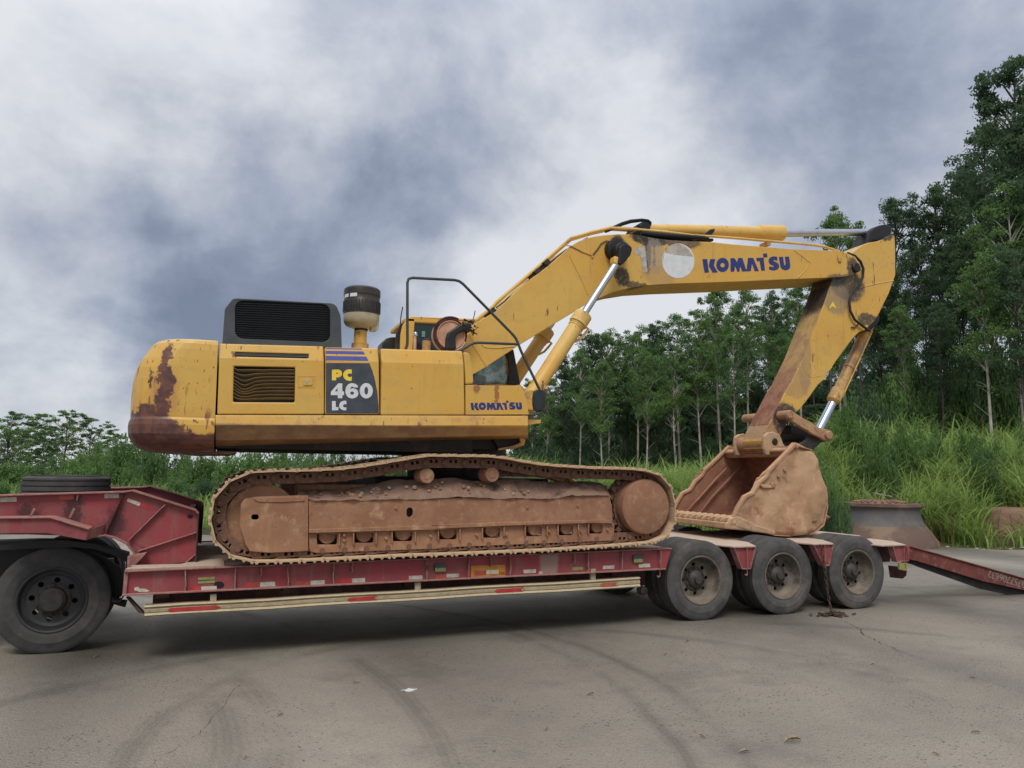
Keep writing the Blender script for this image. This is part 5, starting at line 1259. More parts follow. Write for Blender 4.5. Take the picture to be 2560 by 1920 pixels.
# black ventilation housing on the hood
hp_ = [(816, 700), (835, 430), (842, 412), (862, 388), (893, 348), (905, 340), (940, 337), (1690, 377), (1712, 386), (1730, 405), (1757, 468), (1762, 500), (1770, 735)]
gr = rrect(918, 366, 1676, 668, 62, 6)
def shear(p): return (p[0], p[1]+(p[0]-918)*.0415-12)
gr = [shear(p) for p in gr]
vb_ = MB(); vb_.poly(Q('1', .22, *hp_), [Q('1', .22, *gr)], (0, .05, 0)); vent = vb_.build('vent_housing', M['hood'], XV, .010, label='dark grey ventilation housing with black louvred window')
MB().poly(Q('1', .272, *[(a_+(8 if a_ < 1300 else -8), b_+6) for a_, b_ in hp_]), (), (0, 1.2, 0)).build('housing_body', M['hood'], vent, .02)
for i in range(17):
    s_ = (i+.5)/17; yv = 356+305*s_; A, B = Q('1', .245, (915, yv-4), (1680, yv+28)); MB().strip([(A[0], A[2]), (B[0], B[2])], .006, .235, .265).build('housing_slat', M['grille'], vent)
# pre-cleaner (air intake) on its pipe
pc = on(905, 860, .62); kx = .62
def zz_(v): return on(905, v, kx)[2]
cxp = on(904.5, 770, kx)[0]; rp_ = 146/3.19/FPX*9.0*1.0
rp_ = (on(950.5, 770, kx)[0]-on(859, 770, kx)[0])/2
def c2v(y): return 660+y/3.19
L_ = lambda y: zz_(c2v(y))
cap_ = MB(); cap_.lathe([(.001, L_(196)), (rp_*.9, L_(200)), (rp_*.985, L_(212)), (rp_, L_(228)), (rp_, L_(262)), (rp_*.97, L_(266)), (rp_*.97, L_(300)), (rp_*.99, L_(305)), (rp_*.985, L_(395)), (rp_*.98, L_(408)), (.001, L_(408))], (cxp, kx, 0), 'Z', 48)
pco = cap_.build('air_precleaner', M['plastic'], XV, label='black ribbed drum air pre-cleaner with tan bowl')
mb = MB()
for k in range(40):
    t = 2*PI*k/40; x, y = cxp+rp_*1.0*math.cos(t), kx+rp_*1.0*math.sin(t); d_ = .006
    mb.tube([(x, y, L_(310)), (x, y, L_(392))], d_, 4)
tag(mb.build('drum_ribs', M['plastic'], pco), kind='stuff')
MB().lathe([(rp_*.965, L_(404)), (rp_*.97, L_(450)), (rp_*.93, L_(478)), (rp_*.80, L_(500)), (rp_*.52, L_(512)), (rp_*.40, L_(520)), (.001, L_(520))], (cxp, kx, 0), 'Z', 40).build('precleaner_bowl', M['bowl'], pco)
plate('2', kx-.10, .16, [(405, 440), (472, 440), (470, 500), (462, 527), (410, 524), (402, 490)]).build('dust_spout', M['bowl'], pco, .012)
MB().lathe([(.001, L_(512)), (53/670, L_(512)), (53/670, L_(535)), (.001, L_(536))], (cxp, kx, 0), 'Z', 24).build('hose_clamp', M['plastic'], pco)
MB().lathe([(.001, L_(535)), (50/670, L_(535)), (50/670, L_(640)), (.001, L_(642))], (cxp-.005, kx, 0), 'Z', 24).build('intake_pipe', M['yel'], XV)
MB().lathe([(.001, L_(636)), (67/670, L_(638)), (67/670, L_(690)), (.001, L_(690))], (cxp-.005, kx, 0), 'Z', 28).build('pipe_flange', M['yel_dirty'], XV)
for x0, x1 in ((188, 213), (223, 272)):
    V = []
    for a_ in np.linspace(x0, x1, 4):
        q = (a_-335)/146; q = max(-.985, q); yy = kx-rp_*.985*math.sqrt(1-q*q)-.002
        V.append((cxp+q*rp_*.99, yy))
    MB().add([(x, y, L_(258)) for x, y in V]+[(x, y, L_(290)) for x, y in V], [(i, i+1, i+5, i+4) for i in range(3)]).build('label_sticker', M['dwht'], pco)

# handrail, mirror
def rail(c_, pts, y, r, mat='rail', name='handrail', n=8):
    P_ = Q(c_, y, *pts)
    # round the corners
    out = [P_[0]]
    for i in range(1, len(P_)-1):
        a_, b_, d_ = P_[i-1], P_[i], P_[i+1]; l = min(.06, np.linalg.norm(b_-a_)*.4, np.linalg.norm(d_-b_)*.4)
        p, q = b_+(a_-b_)/np.linalg.norm(a_-b_)*l, b_+(d_-b_)/np.linalg.norm(d_-b_)*l
        out += [p, .25*p+.5*b_+.25*q, q]
    out.append(P_[-1]); return MB().tube(out, r, n).build(name, M[mat], XV)
rail('2', [(683, 680), (697, 640), (697, 108), (1112, 130), (1565, 590), (1600, 690), (1755, 1010)], .16, .0165)
rail('2', [(1590, 640), (1225, 626), (1150, 672), (1095, 700)], .16, .0165)
rail('2', [(1775, 1160), (1745, 1195), (1700, 1206), (1640, 1202)], .12, .012)
mir = plate('2', .10, .05, [(1712, 1010), (1735, 1000), (1780, 1004), (1800, 1020), (1805, 1060), (1800, 1130), (1775, 1170), (1740, 1180), (1712, 1168), (1702, 1120), (1702, 1050)]).build('side_mirror', M['plastic'], XV, .012)
plate('2', .094, .005, [(1718, 1020), (1758, 1012), (1770, 1035), (1768, 1120), (1750, 1165), (1722, 1158), (1712, 1110), (1712, 1050)]).build('mirror_glass', M['dglass'], mir)
MB().tube(Q('2', .13, (1777, 930), (1780, 1012)), .012, 6).build('mirror_stay', M['redflange'], XV)
plate('2', .16, .05, [(1672, 935), (1700, 922), (1705, 945), (1690, 950)]).build('bracket', M['yel'], XV)
plate('2', .16, .05, [(1775, 960), (1815, 975), (1818, 998), (1775, 992)]).build('bracket', M['yel'], XV)

# ---- cab (far side)
YC = 1.95
def cabplate(pts, y, d, mat, name, bev=.01, holes=(), c_='2', par=XV, label=None):
    return MB().poly(Q(c_, y, *pts), [Q(c_, y, *h) for h in holes], (0, d, 0)).build(name, mat, par, bev, label)
cabo = cabplate([(640, 690), (645, 560), (660, 490), (690, 450), (705, 428), (730, 417), (1240, 437), (1420, 470), (1500, 600), (1540, 690), (1600, 975), (1180, 985), (640, 1000)], YC, .05, M['yel'], 'cab', .012,
                [[(757, 447), (1225, 462), (1380, 485), (1470, 640), (1490, 700), (1505, 960), (760, 975), (742, 680)]], label='yellow operator cab behind the boom with dark windows')
cabplate([(665, 690), (670, 560), (685, 490), (712, 440), (740, 432), (1240, 452), (1410, 480), (1500, 640), (1590, 975), (665, 985)], YC+.95, .04, M['yel'], 'cab_side', .01, [[(770, 470), (1230, 480), (1370, 500), (1470, 700), (1500, 940), (770, 950)]], par=cabo)
A, B = Q('2', YC, (690, 425), (1240, 437)); MB().poly([(A[0]-.02, YC, A[2]), (B[0]+.35, YC, B[2]-.02), (B[0]+.35, YC+1.0, B[2]-.02), (A[0]-.02, YC+1.0, A[2])], (), (0, 0, -.07)).build('cab_roof', M['yel'], cabo, .02)
MB().poly(Q('2', YC+.03, (745, 450), (1230, 465), (1260, 690), (1200, 830), (740, 830)), (), (0, .008, 0)).build('window_pane', M['dglass'], cabo)
MB().poly(Q('2', YC+.03, (1215, 960), (1210, 700), (1400, 560), (1475, 660), (1495, 700), (1500, 960)), (), (0, .008, 0)).build('window_pane', M['glass'], cabo)
plate('2', YC-.02, .06, [(1478, 690), (1545, 682), (1560, 760), (1600, 965), (1500, 962), (1508, 850), (1500, 760)]).build('front_pillar', M['plastic'], cabo, .01)
MB().box((on(1000, 900, YC)[0]+.1, YC+.1, 2.45), (on(1280, 900, YC)[0], YC+.9, 2.75)).build('cab_floor', M['dark'], cabo)
mb = MB().poly(Q('2', YC+.4, (1130, 960), (1130, 640), (1150, 600), (1200, 600), (1225, 700), (1235, 870), (1330, 890), (1330, 960)), (), (0, .45, 0)); mb.build('operator_seat', M['plastic'], cabo, .03)
plate('2', YC+.0, .02, [(812, 535), (838, 535), (838, 582), (812, 582)]).build('window_sticker', plain('teal_sticker', (.12, .28, .24), .5), cabo)
plate('2', YC-.02, .06, [(742, 640), (770, 560), (775, 690), (742, 690)]).build('cab_rear_trim', M['dark'], cabo)
# cab rear dark lamp housing, antennas
plate('2', 2.3, .35, [(490, 672), (500, 625), (530, 592), (575, 582), (640, 582), (640, 680)]).build('rear_lamp_housing', M['plastic'], XV, .03)
plate('2', 2.05, .05, [(600, 690), (608, 560), (640, 480), (660, 470), (650, 690)]).build('rear_grab_panel', M['dark'], XV, .01)
MB().tube(Q('2', 2.1, (640, 500), (645, 420), (660, 342)), .008, 5).build('antenna', M['rubber'], XV)
MB().tube(Q('2', 1.9, (1212, 472), (1228, 420), (1237, 372)), .007, 5).build('antenna', M['rubber'], XV)
# small filler pipes on the hood
def post(u_, y, v0, v1, r, mat, name):
    A, B = Q('2', y, (u_, v0), (u_, v1)); return MB().lathe([(.001, A[2]), (r*.8, A[2]+.0), (r, A[2]-.012), (r, B[2]), (.001, B[2])], (A[0], y, 0), 'Z', 20).build(name, mat, XV)
post(850, .75, 600, 700, 36/690, M['yel_dirty'], 'filler_neck'); post(851, .75, 598, 612, 38/690, M['dark'], 'filler_cap')
post(758, .75, 575, 700, 13/690, M['salmon'], 'breather_pipe'); post(762, .75, 545, 572, 18/690, M['chrome'], 'breather_cap')

# ---- boom
YB0, YB1 = 1.12, 1.88
bp = px('2', (1188.7*1, 0))  # placeholder for readability
boom_px = [(1154, 880), (1140, 905), (1150, 940), (1165, 948), (1181, 937), (1207.5, 922), (1283, 873), (1296, 864), (1380, 813), (1430, 783), (1460, 764), (1493, 748), (1531, 731), (1569, 721), (1620, 713), (1690, 709), (1759, 707), (1850, 704), (1933, 700), (2053, 695),
           (2110, 692), (2132, 688), (2146, 674), (2147, 655), (2138, 642), (2123, 635), (2105, 629), (2093, 627), (2025, 624), (1971, 622), (1900, 616), (1836, 611), (1780, 605), (1722, 603), (1670, 600), (1640, 596), (1620, 592), (1600, 588), (1577, 586), (1545, 585), (1518, 587), (1492, 590), (1468, 595), (1445, 604), (1425, 616), (1377, 660), (1300, 718), (1240, 778), (1189, 808), (1165, 840)]
bo = MB().poly([on(u, v, YB0) for u, v in boom_px], (), (0, YB1-YB0, 0)).build('boom', M['yel_boom'], XV, .012, label='long bent yellow boom with blue lettering and black grease stains')
# the side plate laps over the box: thin raised edge rims
def seam(c_, y, pts, r=.006, mat='yel_boom', par=None):
    return MB().tube(Q(c_, y, *pts), r, 6).build('weld_seam', M[mat], par or bo)
seam('3', YB0, [(725, 470), (790, 600), (860, 740), (905, 850)], .009)
seam('4', YB0, [(1050, 390), (1120, 440), (1198, 505), (1150, 580), (1082, 645)], .008)
seam('4', YB0, [(1290, 600), (1300, 640)], .006)
seam('2', YB0, [(1290, 640), (1310, 660), (1360, 668), (1440, 668), (1550, 655)], .010); seam('2', YB0, [(1215, 640), (1330, 820)], .010)
komatsu('L', YB0-.004, 'lblue', bo, lambda q: q)
# white disc, painted number one
white = [(3.2*0, 0)]
glyph('3', YB0-.003, ell(1800, 522, 160, 172, 36), [], 'dwht', bo, name='painted_disc')
glyph('3', YB0-.0045, [(1665, 440), (1655, 490), (1645, 545), (1652, 470), (1680, 400), (1740, 360), (1800, 352), (1860, 370), (1915, 420), (1945, 480), (1800, 465)], [], 'fwht', bo, name='disc_grime')
glyph('3', YB0-.003, [(1362, 425), (1400, 382), (1470, 370), (1490, 560), (1497, 625), (1455, 640), (1425, 470), (1380, 455)], [], 'fwht', bo, name='painted_digit')
# boom foot pin boss and lugs
def boss(u, v, y0, y1, r, mat, name, par=None, n=28):
    p = on(u, v, y0); L = y1-y0
    return MB().lathe([(.001, 0), (r*.8, .0), (r, .012), (r, L), (.001, L)], (p[0], y0, p[2]), n=n).build(name, M[mat], par or XV)
boss(1560, 625, .86, 1.13, .125, 'grease', 'boom_pin_boss', bo); boss(1545, 622, 1.0, 1.125, .16, 'grease', 'boom_pin_plate', bo)
p = on(1562, 630, .80)
plate('3', .80, .16, [(1220, 380), (1260, 352), (1310, 355), (1345, 385), (1348, 420), (1325, 470), (1290, 520), (1240, 560), (1205, 545), (1215, 480)]).build('rod_end', M['grease'], XV, .02)
plate('3', .82, .14, [(1170, 470), (1215, 480), (1225, 540), (1200, 560), (1165, 540)]).build('rod_eye', M['yel_cyl'], XV, .02)
# boom cylinders
def cyl(a_, b_, r0, mat, name, par=XV, n=28, prof=None):
    A, B = Vector(a_), Vector(b_); mb = MB(); d_ = B-A
    prof = prof or [(0, r0), (1, r0)]
    mb.tube([A+d_*t for t, _ in prof], [r for _, r in prof], n); return mb.build(name, mat, par)
for y, nm in ((.88, 0), (2.12, 1)):
    dyv = y-.88
    def T(c_, x, yy): p = on(*px(c_, (x, yy))[0], .88); return p+np.array([0, dyv, 0])
    rodT, rodB = T('3', 1205, 520), T('3', 880, 1025)
    cyl(rodT, rodB-(rodT-rodB)*.2, .052, M['chrome'], 'boom_cylinder_rod')
    hd, bt_ = T('3', 868, 1048), T('2', 1665, 1080)
    R1, R0 = .128, .104
    cyl(hd, bt_, R0, M['yel_cyl'] if nm == 0 else M['yel_cyl'], 'boom_cylinder', prof=[(0, .06), (.002, R1*.93), (.012, R1), (.085, R1), (.092, R1*.98), (.098, R1), (.118, R1), (.128, R0), (.9, R0), (1, R0)])
    for t in (.13, .15):
        q = lerp(hd, bt_, t); q2 = lerp(hd, bt_, t+.008); cyl(q, q2, R0+.008, M['yel_cyl'], 'cylinder_band')
    pp_ = [T('3', 890, 1180), T('3', 915, 1195), T('3', 880, 1240), T('3', 835, 1290), T('3', 775, 1320)]
    MB().tube(pp_, .018, 8).build('cylinder_oil_line', M['yel_cyl'], XV)
    boss_ = T('2', 1660, 1090)
    MB().lathe([(.001, -.1), (.13, -.1), (.13, .1), (.001, .1)], (boss_[0], y, boss_[2]), n=24).build('cylinder_foot', M['yel_dirty'], XV)
MB().poly(Q('2', 1.0, (1540, 975), (1600, 960), (1720, 1100), (1700, 1215), (1560, 1215)), (), (0, .9, 0)).build('cylinder_mount', M['yel_dirty'], XV, .01)
# hose reel disc at the boom foot with black hose bundle
pc_ = on(1126, 838, .95); rr = 131/3.19/ (on(1126+100, 838, .95)[0]-pc_[0])*0+(on(1167, 838, .95)[0]-pc_[0])
reel = MB().lathe([(.001, -.02), (rr*.78, -.02), (rr*.80, -.035), (rr*.84, -.035), (rr*.86, -.02), (rr*.95, -.03), (rr, -.02), (rr, .12), (.001, .12)], (pc_[0], .95, pc_[2]), n=44).build('salmon_lamp_disc', M['salmon'], XV)
reel.name = 'round_cover'
for k_, rad_ in ((0, .93), (1, 1.04)):
    mb = MB(); pts = []
    for t in np.linspace(math.radians(65 if k_ else -20), math.radians(250), 22): pts.append((pc_[0]+rr*rad_*math.cos(t), .92, pc_[2]+rr*rad_*math.sin(t)))
    mb.tube(pts, .014 if k_ else .010, 6); mb.build('cover_rim', M['reddark'], XV)
plate('h', .86, .07, [(1240, 870), (1255, 600), (1290, 470), (1580, 280), (1730, 230), (1830, 270), (1850, 350), (1700, 420), (1540, 480), (1480, 560), (1470, 640), (1490, 870)]).build('hose_bundle', M['rubber'], XV, .02)
rnd = random.Random(5)
for k in range(26):
    x0, y0 = rnd.uniform(1560, 1900), rnd.uniform(230, 430); pts = [(x0, y0)]
    for _ in range(3): pts.append((pts[-1][0]+rnd.uniform(-70, 95), pts[-1][1]+rnd.uniform(-60, 60)))
    MB().tube(Q('h', rnd.uniform(.84, 1.05), *pts), rnd.uniform(.004, .012), 5).build('loose_wire', M['grease'], XV)
MB().tube(Q('h', .9, (1655, 165), (1760, 220), (1860, 260)), .012, 6).build('loose_wire', M['rubber'], XV)
# hard pipes along the top of the boom
def pipe(pts, y, r, mat='yel_cyl', name='boom_pipe', par=None, n=8): return MB().tube(pts, r, n).build(name, M[mat], par or bo)
pl = px('2', (1215, 470), (1375, 345))+px('3', (0, 935), (240, 730), (490, 515), (740, 300), (940, 240), (1130, 196), (1400, 212), (1700, 240), (1990, 275))+px('4', (300, 262), (560, 282), (820, 305), (1050, 325), (1220, 340), (1340, 358), (1450, 395), (1490, 425))
pipe([on(u, v, YB0+.06) for u, v in pl], 0, .021)
pipe([on(u, v-1, YB0+.16) for u, v in pl[:10]], 0, .021)
pipe([on(u, v+4, YB0+.50) for u, v in pl[:10]], 0, .021)
pl2 = px('3', (0, 985), (180, 850), (400, 640), (700, 405))
pipe([on(u, v, YB0+.03) for u, v in pl2], 0, .009, 'rubber', 'boom_hose'); pipe([on(u, v+1, YB0+.10) for u, v in px('3', (100, 900), (330, 720), (540, 530), (720, 390), (905, 290))], 0, .010, 'rubber', 'boom_hose')
for x, y in ((500, 520), (410, 610)):
    plate('3', YB0+.0, .3, [(x-40, y+20), (x+10, y-25), (x+45, y+10), (x, y+45)]).build('pipe_clamp', M['dark'], bo, .006)
plate('2', YB0, .3, [(1350, 370), (1385, 340), (1410, 370), (1375, 400)]).build('pipe_clamp', M['dark'], bo, .006)
# lubrication line and hose near the pin
MB().tube(Q('3', YB0-.01, (700, 372), (740, 375), (850, 430), (955, 470)), .007, 6).build('grease_line', M['yel_dirty'], bo)
MB().tube(Q('3', YB0-.015, (955, 465), (1000, 410), (1040, 350), (1085, 325), (1140, 330), (1215, 378)), .008, 6).build('grease_line', M['rubber'], bo)
plate('3', YB0-.015, .02, [(942, 458), (965, 455), (962, 490), (945, 492)]).build('line_clip', M['yel_dirty'], bo)
# hoses on the peak
for k, (dy_, off) in enumerate(((.0, 0), (.08, 8), (.2, 14), (.3, 5), (.4, 12))):
    MB().tube(Q('3', YB0+.1+dy_, (1080, 232+off*.3), (1160, 190+off), (1240, 152+off), (1330, 125+off), (1440, 115+off*.7), (1500, 122+off), (1530, 150+off)), .019, 8).build('peak_hose', M['rubber'], bo)
plate('3', YB0+.1, .45, [(1440, 150), (1470, 118), (1530, 122), (1540, 150), (1525, 205), (1500, 240), (1440, 215), (1420, 180)]).build('hose_block', M['grease'], bo, .015)
for x0, x1 in ((1040, 1150), (1345, 1440)):
    pass
plate('3', YB0+.2, .3, [(1370, 220), (1430, 205), (1500, 290), (1440, 290)]).build('cylinder_lug', M['yel_boom'], bo, .01)
plate('4', YB0+.1, .05, [(225, 240), (285, 195), (325, 190), (318, 215), (250, 300), (220, 300)]).build('hose_clamp', M['grease'], bo, .006)
plate('4', YB0+.03, .2, [(140, 235), (172, 238), (175, 285), (145, 282)]).build('pipe_clamp', M['yel_dirty'], bo, .004)
plate('4', YB0+.03, .2, [(808, 302), (838, 305), (838, 345), (810, 345)]).build('pipe_clamp', M['yel_dirty'], bo, .004)
MB().tube(Q('4', YB0+.06, (20, 262), (120, 272), (240, 278)), .028, 8).build('boom_hose', M['grease'], bo)
MB().tube(Q('3', YB0+.05, (1430, 245), (1560, 262), (1750, 275), (1980, 290), (2050, 295)), .036, 8).build('boom_hose', M['grease'], bo)
plate('4', YB0-.02, .05, [(1460, 395), (1520, 400), (1500, 440), (1490, 500), (1465, 500), (1455, 450)]).build('grease_bracket', M['yel_dirty'], bo, .008)
MB().poly([on(u, v, YB0+.12) for u, v in px('3', (1400, 218), (1540, 232), (1760, 262), (2050, 292), (2150, 300), (2150, 326), (2050, 322), (1700, 318), (1500, 292), (1420, 268))], (), (0, .40, 0)).build('black_top_block', M['grease'], bo, .01)  # black block filling the band between the pipe and the boom top
# arm cylinder on the boom
ya = 1.5
def TQ(c_, x, y_, yd=ya): return on(*px(c_, (x, y_))[0], yd)
a0, a1 = TQ('3', 1480, 216), TQ('4', 955, 232)
cyl(a0, a1, .11, M['yel_cyl'], 'arm_cylinder', prof=[(0, .07), (.01, .09), (.13, .092), (.132, .099), (.42, .099), (.425, .106), (.432, .106), (.437, .099), (.80, .099), (.81, .125), (.93, .132), (.985, .132), (.99, .12), (1, .07)])
cyl(a1, TQ('4', 1790, 224), .062, M['chrome'], 'arm_cylinder_rod')
plate('4', 1.33, .34, [(1705, 335), (1740, 262), (1762, 205), (1800, 175), (1850, 155), (1905, 148), (1950, 165), (1962, 205), (1945, 245), (1880, 290), (1830, 315), (1790, 300)]).build('arm_pin_cover', M['grease'], XV, .03)
# ---- arm
YA0, YA1 = 1.20, 1.66
a = Mt('arm_front_face'); X, Y, Z = a.xyz()
lowc = a.mix(a.rmp(a.noise(6, 6, rough=.7), .4, .62), (.30, .155, .10), (.20, .09, .065))
topc = a.mix(a.rmp(a.noise(5, 6, rough=.7), .4, .62), (.46, .31, .13), (.33, .21, .11))
c = a.mix(a.rmp(a.math('ADD', Z, a.math('MULTIPLY', a.noise(3, 5), .8)), 4.5, 3.5), topc, lowc)
c = a.mix(a.rmp(a.math('ADD', Z, a.math('MULTIPLY', a.noise(3, 5), .3)), 4.65, 4.85), c, (.06, .045, .035))
a.bump(a.noise(25, 6, rough=.7), .4, .01); M['armfrontplate'] = a.out(c, .85, 0, .2)
arm_px = px('4', (1570, 425), (1600, 400), (1680, 345), (1740, 318), (1830, 305), (1890, 280), (1955, 240), (1980, 262), (1986, 400), (1986, 620), (1960, 695), (1925, 790), (1880, 880), (1835, 975), (1790, 1050), (1700, 1130), (1650, 1145), (1580, 1220), (1440, 1410), (1330, 1580))+px('b', (1600, 10), (1485, 170), (1430, 240), (1330, 330), (1250, 470), (1200, 560), (1160, 640), (1060, 640), (1040, 560), (1075, 470), (1110, 400), (1200, 230), (1318, 0))+px('4', (1022, 1615), (1150, 1350), (1340, 850), (1385, 720), (1420, 600), (1470, 500))
arm = MB().poly([on(u, v, YA0) for u, v in arm_px], (), (0, YA1-YA0, 0)).build('arm', M['yel_arm'], XV, .012, label='yellow arm hanging down to the bucket, rusty front face')
fa = px('4', (1400, 690), (1340, 850), (1150, 1350), (1022, 1615))+px('b', (1318, 0), (1200, 230), (1112, 398))
mb = MB(); P_ = [on(u, v, YA0) for u, v in fa]
mb.strip([(p[0], p[2]) for p in P_][::-1], .008, YA0+.012, YA1-.012); mb.build('arm_front_plate', M['armfrontplate'], arm)
for yy in (.11, .22, .34):
    MB().tube([(p[0]-.012, YA0+yy, p[2]) for p in P_], .009, 5).build('front_rib', M['armfrontplate'], arm)
seam('4', YA0, [(1690, 690), (1830, 560), (1960, 460)], .005, 'yel_arm', arm); seam('4', YA0, [(1650, 740), (1800, 700), (1970, 670)], .008, 'yel_arm', arm); seam('4', YA0, [(1740, 940), (1860, 800), (1930, 700)], .005, 'yel_arm', arm)
seam('4', YA0, [(1360, 850), (1230, 1110), (1130, 1400), (1150, 1520), (1210, 1560), (1300, 1545), (1400, 1470)], .005, 'yel_arm', arm)
glyph('4', YA0-.003, [(1410, 862), (1445, 935), (1420, 912), (1402, 905), (1385, 925), (1375, 920)], [], 'dyel', arm, name='painted_mark')
MB().tube(Q('4', YA0-.05, (1545, 415), (1610, 440), (1665, 495), (1690, 560), (1685, 640), (1640, 720), (1580, 780), (1560, 870), (1570, 950), (1610, 1030), (1680, 1085), (1750, 1135)), .022, 8).build('arm_hose', M['rubber'], arm)
MB().tube(Q('4', YA0-.02, (1580, 1100), (1610, 1105), (1640, 1075)), .012, 6).build('hose_hook', M['dark'], arm)
boss(2143, 668, 1.08, 1.92, .085, 'grease', 'arm_pivot_pin', arm)
# bucket cylinder
b0, b1 = TQ('4', 1745, 1060), on(*px('b', (1742, 188))[0], 1.5)
cyl(b0, b1, .09, M['yel_dirty'], 'bucket_cylinder', prof=[(0, .07), (.02, .10), (.10, .10), (.12, .085), (.55, .085), (.555, .098), (.575, .098), (.58, .085), (.82, .085), (.84, .108), (.97, .112), (.98, .10), (1, .07)])
MB().tube([lerp(b0, b1, .1)+np.array([.12, -.02, 0]), lerp(b0, b1, .5)+np.array([.13, -.02, 0]), lerp(b0, b1, .92)+np.array([.13, -.02, 0])], .018, 8).build('cylinder_oil_line', M['yel_cyl'], XV)
plate('4', 1.34, .32, [(1700, 1090), (1695, 1040), (1760, 965), (1830, 975), (1845, 1020), (1820, 1075), (1760, 1130), (1700, 1130)]).build('cylinder_head_pin', M['grease'], XV, .02)
c0_, c1_ = b1, on(*px('b', (1620, 428))[0], 1.5)
cyl(c0_, c1_+(c1_-c0_)*.12, .066, M['chromeblue'], 'bucket_cylinder_rod')
# bucket links
lk = [(1300, 300), (1310, 270), (1345, 265), (1400, 300), (1560, 400), (1620, 430), (1700, 450), (1745, 475), (1755, 520), (1725, 560), (1680, 560), (1560, 500), (1380, 390), (1310, 350)]
lko = plate('b', 1.02, .08, lk).build('bucket_link', M['armfront'], XV, .015); plate('b', 1.90, .08, lk).build('bucket_link', M['armfront'], XV, .015)
plate('b', 1.28, .44, [(1330, 400), (1500, 440), (1720, 520), (1735, 560), (1640, 575), (1570, 640), (1530, 655), (1400, 615), (1420, 570), (1340, 490)]).build('connecting_rod', M['grease'], XV, .02)
plate('b', 1.10, .08, [(1540, 470), (1700, 480), (1730, 520), (1720, 560), (1630, 580), (1560, 645), (1500, 650), (1390, 610), (1480, 560)]).build('bucket_tilt_link', M['dark'], XV, .02)
boss(*px('b', (1722, 505))[0], .96, 2.04, .07, 'armfront', 'link_pin'); boss(*px('b', (1330, 300))[0], .96, 2.04, .07, 'armfront', 'link_pin')
# ---- bucket: profile in the plane y = YK0, shell to YK1
YK0, YK1 = .72, 2.28
front = [(1362, 578), (1220, 722), (1100, 840), (1070, 900), (1000, 960), (940, 1060), (860, 1100), (800, 1200), (735, 1330)]
back = [(730, 1350), (960, 1440), (1180, 1490), (1320, 1497), (1560, 1470), (1655, 1390), (1692, 1200), (1662, 1050), (1622, 900), (1582, 745), (1530, 652), (1400, 616)]
FP = Q('b', YK0, *front); BP = Q('b', YK0, *back)
def xz(L): return [(p[0], p[2]) for p in L]
def bumpy(name, polypts, y, th, mat, amp=.022, par=None):
    """side plate as a fine grid clipped to an outline, dented with noise"""
    bm = bmesh.new(); vs = [bm.verts.new((p[0], y, p[2])) for p in polypts]; bm.faces.new(vs)
    bmesh.ops.triangulate(bm, faces=bm.faces)
    for _ in range(4): bmesh.ops.subdivide_edges(bm, edges=[e_ for e_ in bm.edges if e_.calc_length() > .06], cuts=1, use_grid_fill=False); bmesh.ops.triangulate(bm, faces=bm.faces)
    for v in bm.verts:
        n1_ = mnoise.fractal(Vector((v.co.x*2.2, 3+y, v.co.z*2.2)), 1., 2., 3); v.co.y += amp*n1_
    bmesh.ops.recalc_face_normals(bm, faces=bm.faces)
    me = bpy.data.meshes.new(name); bm.to_mesh(me); bm.free(); me.materials.append(mat)
    me.polygons.foreach_set('use_smooth', [True]*len(me.polygons))
    o = link(name, me, par); s_ = o.modifiers.new('solid', 'SOLIDIFY'); s_.thickness = th; s_.offset = 0; return o
# curved shell behind (back + bottom), from lip to top
shp = xz(BP); mb = MB(); mb.strip(shp, .045, YK0+.02, YK1-.02)
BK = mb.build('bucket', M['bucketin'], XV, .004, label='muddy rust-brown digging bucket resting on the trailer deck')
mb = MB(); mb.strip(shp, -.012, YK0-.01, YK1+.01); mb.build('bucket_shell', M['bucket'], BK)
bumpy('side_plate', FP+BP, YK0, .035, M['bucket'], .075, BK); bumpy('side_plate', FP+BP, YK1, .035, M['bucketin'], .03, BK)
# rims on the front edges of the side plates
for y in (YK0, YK1):
    mb = MB(); mb.strip([(p[0], p[2]) for p in FP], .05, y-.045, y+.035); mb.build('side_rim', M['bucket'], BK, .012)
    q = xz(Q('b', YK0, (1400, 616), (1362, 578))); MB().strip(q, .05, y-.03, y+.03).build('side_rim', M['bucket'], BK, .01)
    for k_, (a_, b_) in enumerate((((1030, 990), (1160, 1030)), ((1110, 880), (1230, 950)))):
        pass
# top torque tube joining both side plates
t0 = on(*px('b', (1385, 640))[0], YK0)
MB().tube([(t0[0]-.05, YK0+.02, t0[2]-.05), (t0[0]-.05, YK1-.02, t0[2]-.05)], .075, 12).build('torque_tube', M['bucket'], BK)
MB().poly([(t0[0]-.16, YK0+.03, t0[2]-.02), (t0[0]+.30, YK0+.03, t0[2]-.06), (t0[0]+.30, YK1-.03, t0[2]-.06), (t0[0]-.16, YK1-.03, t0[2]-.02)], (), (0, 0, -.04)).build('top_plate', M['bucketin'], BK, .01)
